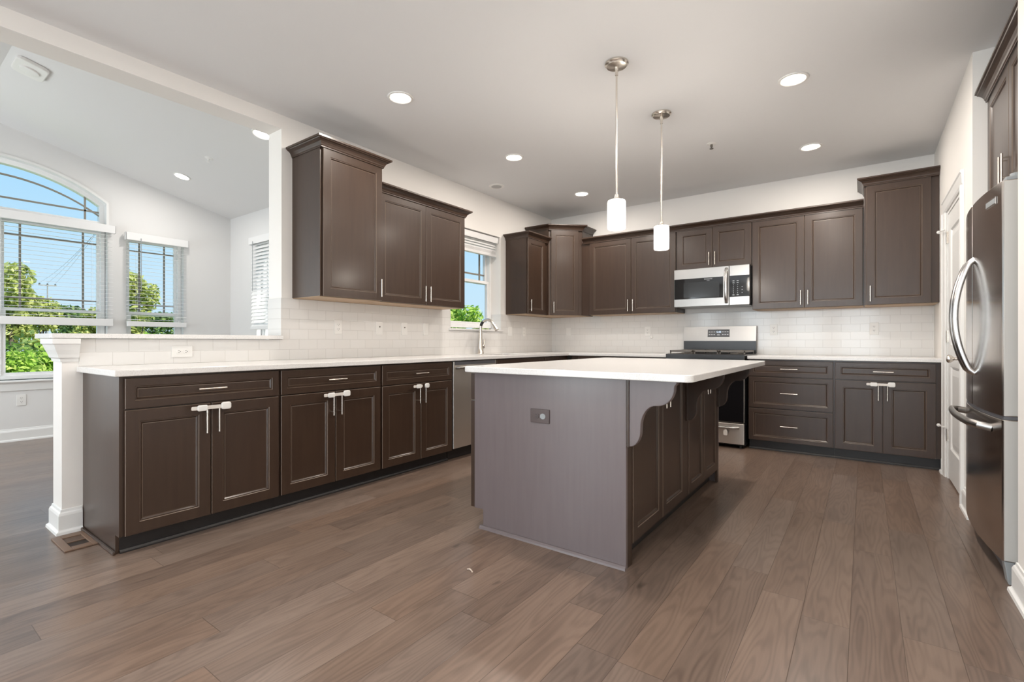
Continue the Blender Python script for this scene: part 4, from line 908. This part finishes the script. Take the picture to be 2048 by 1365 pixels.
# ------------------------------------------------------------------ outlets and switches
def face_root(name, label, cat, c, normal):
    rot = {'+x': PI / 2, '-y': 0.0, '-x': -PI / 2}[normal]
    return thing(name, label, cat, c, rot)
def plate(t, w, h, m): return MB().prism(rrect(-w / 2, w / 2, -h / 2, h / 2, 0.005, 3), -0.006, 0.0, 'y').build('cover_plate', m, t, 0.0015)
def receptacle(t, horiz=False, m=M_PLATE, at=(0, 0), blank=None):
    for k, s in enumerate((-1, 1)):
        cx, cz = (at[0] + s * 0.0195, at[1]) if horiz else (at[0], at[1] + s * 0.0195)
        r = MB().prism([(cx + 0.0165 * math.cos(q), cz + 0.0145 * math.sin(q)) for q in np.linspace(0, 2 * PI, 20)[:-1]], -0.0085, -0.0061, 'y').build('receptacle', (blank if blank and k == 1 else m), t)
        if not (blank and k == 1):
            sl_ = MB()
            for dx in (-0.006, 0.006):
                if horiz: sl_.box(cx - 0.0045, cx + 0.0045, -0.0090, -0.0086, cz + dx - 0.0012, cz + dx + 0.0012)
                else: sl_.box(cx + dx - 0.0012, cx + dx + 0.0012, -0.0090, -0.0086, cz - 0.001, cz + 0.008)
            if horiz: sl_.box(cx + 0.006, cx + 0.010, -0.0090, -0.0086, cz - 0.002, cz + 0.002)
            else: sl_.box(cx - 0.002, cx + 0.002, -0.0090, -0.0086, cz - 0.009, cz - 0.005)
            sl_.build('slots', M_SLOT, r)
def outlet(label, c, normal, horiz=False, m=M_PLATE, blank=None):
    t = face_root('wall_outlet', label, 'outlet', c, normal); w, h = (0.115, 0.072) if horiz else (0.072, 0.115)
    plate(t, w, h, m); receptacle(t, horiz, m, blank=blank); return t
def switch(label, c, normal, decor=True):
    t = face_root('wall_switch', label, 'switch', c, normal); plate(t, 0.072, 0.115, M_PLATE)
    B(-0.0165, 0.0165, -0.0085, -0.0061, -0.033, 0.033).build('rocker', M_PLATE, t, 0.001); return t
XT = XW + 0.0095; YT = YW - 0.0095
outlet('white horizontal outlet in the half wall tile above the first base cabinet', (XT, 1.262, 0.982), '+x', True)
outlet('white outlet in the tile below the tall left wall cabinet', (XT, 2.394, 1.165), '+x')
t = face_root('cable_plate', 'blank white cable plate in the tile, left one of the pair', 'wall plate', (XT, 2.815, 1.165), '+x'); plate(t, 0.072, 0.115, M_PLATE); MB().lathe([(0.006, 0), (0.006, 0.006), (0.003, 0.008)], (0, -0.006, 0.012), 10, (0, -1, 0)).build('jack', M_IRON, t)
t = face_root('cable_plate', 'blank white cable plate in the tile, right one of the pair', 'wall plate', (XT, 3.107, 1.165), '+x'); plate(t, 0.072, 0.115, M_PLATE); MB().lathe([(0.006, 0), (0.006, 0.006), (0.003, 0.008)], (0, -0.006, 0.012), 10, (0, -1, 0)).build('jack', M_IRON, t)
switch('white switch in the tile just left of the sink window', (XT, 3.385, 1.168), '+x')
switch('white switch in the tile right of the sink, nearer the window', (XT, 4.802, 1.168), '+x')
outlet('white outlet in the tile right of the sink, nearer the corner', (XT, 5.094, 1.168), '+x')
switch('white switch on the stove wall under the angled corner cabinet', (-3.249, YT, 1.172), '-y')
outlet('white outlet on the stove wall left of the range', (-2.145, YT, 1.168), '-y')
t = thing('plug_cover', 'small clear plug cap hanging below the outlet left of the range', 'plug cap', (-2.095, YT - 0.011, 1.098)); MB().lathe([(0.018, 0), (0.020, 0.004), (0.014, 0.012)], (0, 0.010, 0), 16, (0, -1, 0)).build('cap', M_PLATE, t); MB().tube([(0, 0.004, 0.014), (-0.015, 0.002, 0.030), (-0.025, 0.003, 0.042)], 0.0025, 6).build('tether', M_PLATE, t)
outlet('white outlet on the stove wall just right of the range', (-0.773, YT, 1.170), '-y')
outlet('white outlet on the stove wall under the tall right cabinet', (0.078, YT, 1.168), '-y')
outlet('brown outlet on the end panel of the island, one socket capped', (-1.346, 2.0995, 0.663), '-y', True, M_BRONZE, blank=M_GREYP)
outlet('white outlet on the sunroom wall below the arched window', (XS + 0.0005, 1.093, 0.427), '+x')

# ------------------------------------------------------------------ cabinet latches
def latch(label, loc, rotz, undone=False):
    # local: x along the fronts, origin between the two pulls at their tops, outward is -y
    t = thing('cabinet_latch', label, 'safety latch', loc, rotz)
    s = MB(); s.prism(rrect(-0.112, 0.040 if not undone else -0.016, -0.010, 0.010, 0.006, 3), -0.010, -0.0065, 'y'); s.build('strap', M_LOCK, t, 0.001)
    MB().prism(rrect(-0.086, -0.036, -0.016, 0.016, 0.009, 4), -0.022, -0.0102, 'y').build('slider', M_PLATE, t, 0.004)
    if undone: MB().prism(rrect(0.006, 0.050, -0.018, 0.018, 0.012, 4), -0.022, -0.0065, 'y').build('buckle', M_PLATE, t, 0.005)
    else: MB().prism(rrect(0.033, 0.083, -0.018, 0.022, 0.012, 4), -0.022, -0.0055, 'y').build('buckle', M_PLATE, t, 0.005)
    return t
xl = FX + 0.02 + 0.030
latch('white child latch across the pulls of the end base cabinet by the half wall', (xl, 1.182, 0.690), PI / 2)
latch('white child latch across the pulls of the middle left base cabinet', (xl, 1.956, 0.690), PI / 2)
latch('white child latch hanging undone on the base cabinet beside the dishwasher', (xl, 2.737, 0.690), PI / 2, True)
latch('white child latch on the base cabinet under the right countertop', (0.128, FY - 0.05, 0.682), 0)

# ------------------------------------------------------------------ floor vent, scrap
t = thing('floor_vent', 'brown wooden floor vent beside the half wall', 'floor vent', (-3.330, 0.709, 0))
m_vent = simple('vent_wood', (0.20, 0.125, 0.085), 0.45)
f = MB(); sash(f, -0.135, 0.135, 0, 0, 0, 0, 0, 'y') if False else None
for a in ((-0.135, 0.135, -0.072, -0.038), (-0.135, 0.135, 0.038, 0.072), (-0.135, -0.085, -0.038, 0.038), (0.085, 0.135, -0.038, 0.038)): f.box(*a, 0.0005, 0.008)
f.build('frame', m_vent, t, 0.002)
B(-0.085, 0.085, -0.038, 0.038, 0.0005, 0.002).build('recess', simple('vent_dark', (0.035, 0.022, 0.016), 0.7), t)
B(-0.084, -0.003, -0.037, 0.037, 0.002, 0.0034).build('damper', simple('vent_damper', (0.115, 0.070, 0.046), 0.5), t)
B(-0.0035, 0.0035, -0.038, 0.038, 0.002, 0.006).build('crossbar', m_vent, t)
s = MB().tube([(-0.018, 0.0, 0.003), (-0.006, 0.004, 0.006), (0.008, 0.0, 0.004), (0.018, -0.006, 0.003)], [0.002, 0.0035, 0.003, 0.004], 6).build('wood_splinter', simple('pale_splinter', (0.6, 0.5, 0.42), 0.7), loc=(-1.452, 1.674, 0.0))
tag(s, 'tiny pale splinter lying on the floor before the island', 'splinter')

# ------------------------------------------------------------------ garden outside
struct(B(-70, -7.6, -30, 60, -0.75, -0.6).build('ground', M_GRASS))
struct(B(-7.6, -3.75, 3.5, 60, -0.75, -0.6).build('ground_side', M_GRASS))
def leaves(name, blobs, n, size, material, parent):
    bl_ = np.array([b[0] + b[1] for b in blobs], float); vol = np.array([np.prod(b[1]) ** (2 / 3) for b in blobs]); vol /= vol.sum()
    idx = rng.choice(len(blobs), n, p=vol)
    d = rng.normal(size=(n, 3)); d /= np.linalg.norm(d, axis=1)[:, None]
    rad = 1 - 0.35 * rng.random(n) ** 1.6
    lump = 1 + 0.10 * np.sin(d[:, 0] * 7 + idx) * np.cos(d[:, 2] * 6 + idx * 2.0)
    c = bl_[idx, :3] + d * bl_[idx, 3:] * (rad * lump)[:, None]
    nrm = d * 0.6 + rng.normal(size=(n, 3)) * 0.6 + np.array([0, 0, 0.35]); nrm /= np.linalg.norm(nrm, axis=1)[:, None]
    t1 = np.cross(nrm, rng.normal(size=(n, 3))); t1 /= np.linalg.norm(t1, axis=1)[:, None]; t2 = np.cross(nrm, t1)
    s = (size * (0.6 + 0.8 * rng.random(n)))[:, None]
    v = np.stack([c - t1 * s, c + t2 * s * 0.5 + nrm * s * 0.12, c + t1 * s, c - t2 * s * 0.5 + nrm * s * 0.12], 1).reshape(-1, 3)
    me = bpy.data.meshes.new(name); me.vertices.add(4 * n); me.vertices.foreach_set('co', v.ravel().astype(np.float32))
    me.loops.add(4 * n); me.loops.foreach_set('vertex_index', np.arange(4 * n, dtype=np.int32))
    me.polygons.add(n); me.polygons.foreach_set('loop_start', np.arange(0, 4 * n, 4, dtype=np.int32)); me.polygons.foreach_set('loop_total', np.full(n, 4, dtype=np.int32))
    me.update(calc_edges=True); me.validate(); me.materials.append(material)
    o = bpy.data.objects.new(name, me); COL.objects.link(o); o.parent = parent; return o
GZ = -0.6
def bush(label, x, y, w, h, material, n=2200, size=0.05):
    t = thing('garden_bush', label, 'bush', (x, y, GZ), group='garden bushes'); bl = []
    for k in range(7):
        a = rng.random() * 2 * PI; r = w * 0.30 * rng.random() ** 0.5
        bl.append(((r * math.cos(a), r * math.sin(a), h * (0.38 + 0.22 * rng.random())), (w * 0.32, w * 0.32, h * 0.36)))
    bl.append(((0, 0, h * 0.62), (w * 0.34, w * 0.34, h * 0.38)))
    leaves('foliage', bl, n, size, material, t)
    st = MB()
    for k in range(4): a = k * 1.7; st.tube([(0.03 * math.cos(a), 0.03 * math.sin(a), 0), (w * 0.15 * math.cos(a), w * 0.15 * math.sin(a), h * 0.6)], [0.02, 0.008], 6)
    st.build('stem', M_BARK, t); return t
def tree(label, x, y, h, cw, material, n=3600, size=0.075, trunk=0.07, low=0.30):
    t = thing('garden_tree', label, 'tree', (x, y, GZ), group='garden trees'); bl = []
    for k in range(11):
        a = rng.random() * 2 * PI; r = cw * 0.33 * rng.random() ** 0.5; zz = h * (low + (0.93 - low) * rng.random())
        bl.append(((r * math.cos(a), r * math.sin(a), zz), (cw * 0.24, cw * 0.24, h * 0.11)))
    bl.append(((0, 0, h * 0.87), (cw * 0.22, cw * 0.22, h * 0.13)))
    leaves('crown', bl, n, size, material, t)
    tk = MB(); tk.tube([(0, 0, 0), (0.05, 0.02, h * 0.4), (0, 0, h * 0.8)], [trunk, trunk * 0.7, trunk * 0.25], 8)
    for b_ in bl[:6]: tk.tube([(0.04, 0.01, h * 0.35), Vector(b_[0]) * 0.9], [trunk * 0.4, trunk * 0.12], 5)
    tk.build('trunk', M_BARK, t); return t
def polar(u, dist):
    a = 0.6283; fx, fy, rx, ry = -math.sin(a), math.cos(a), math.cos(a), math.sin(a); k = (u - 1024) / 969.0
    dx, dy = fx + k * rx, fy + k * ry; n_ = math.hypot(dx, dy); return dx / n_ * dist, dy / n_ * dist
BUSHES = [(14, 10.2, 1.15, 1.60, M_LEAF_B), (98, 11.5, 1.2, 1.75, M_LEAF_B), (48, 13.5, 1.5, 1.85, M_LEAF_D), (150, 14.6, 1.5, 1.95, M_LEAF_D), (300, 12.8, 1.6, 1.85, M_LEAF_B), (345, 15.6, 1.8, 2.1, M_LEAF_D)]
BL = ['leafy bright green bush close outside the arched window, by the mullion', 'leafy bright green bush outside the arched window, above the half wall end', 'dark rounded shrub behind the bright bushes in the arched window', 'dark rounded shrub seen above the half wall ledge in the arched window', 'bright green bush low in the slim sunroom window', 'dark green shrub behind the bright bush in the slim sunroom window']
for (u, ds, w_, h_, mt), lb in zip(BUSHES, BL):
    x, y = polar(u, ds); bush(lb, x, y, w_, h_, mt, 3000 if ds < 12 else 2200, 0.055 if ds < 12 else 0.06)
TREES = [(20, 18.5, 3.6, 1.35, M_LEAF_Y, 'yellow-green tree rising at the left of the arched window'),
         (80, 22.5, 3.05, 1.6, M_LEAF_Y, 'low pale tree behind the dark shrubs left of the power lines'), (140, 26.5, 3.0, 1.8, M_LEAF_D, 'dark tree at the horizon, centre of the arched window'), (196, 21.8, 2.8, 1.3, M_LEAF_Y, 'pale tree at the horizon, right side of the arched window'),
         (272, 18.5, 3.7, 1.1, M_LEAF_Y, 'slender yellow-green tree in the slim sunroom window'), (322, 24.0, 2.75, 2.0, M_LEAF_D, 'low dark tree at the right of the slim sunroom window'),
         (905, 13.5, 2.55, 1.6, M_LEAF_B, 'bright green tree outside the window over the sink'), (962, 17.0, 2.35, 1.3, M_LEAF_Y, 'pale tree behind the bright one outside the sink window')]
for u, ds, h_, w_, mt, lb in TREES:
    x, y = polar(u, ds); tree(lb, x, y, h_, w_, mt)
# utility pole with cross-arm and wires
px, py = polar(95, 75.0); pz = 1.046 + (681.7 - 566) / 969 * 75 * 0.72
t = thing('utility_pole', 'distant utility pole with cross-arm seen through the arched window', 'utility pole', (px, py, GZ))
MB().tube([(0, 0, 0), (0, 0, pz - GZ)], [0.09, 0.05], 8).build('post', M_POLE, t)
MB().box(-0.06, 0.06, -0.75, 0.75, pz - GZ - 0.25, pz - GZ - 0.13).build('cross_arm', M_POLE, t)
for yy in (-0.65, 0.0, 0.65): MB().lathe([(0.06, 0), (0.09, 0.08), (0.05, 0.16)], (0, yy, pz - GZ - 0.13), 8).build('insulator', M_DGREY, t)
wires = ((-0.65, 7.2), (0.0, 8.4), (0.65, 9.8))
for k, (yy, hz) in enumerate(wires):
    x1, y1 = polar(300 + 30 * k, 22.0)
    p0 = Vector((px, py + yy, pz + 0.055)); p1 = Vector((x1, y1, hz))
    pts = [p0.lerp(p1, q) - Vector((0, 0, 0.5 * math.sin(PI * q))) for q in np.linspace(0, 1, 14)]
    o = MB().tube(pts, 0.009, 5).build('power_line', M_DGREY); tag(o, ('lowest', 'middle', 'highest')[k] + ' power line slanting up to the right of the utility pole', 'power line', 'power lines')
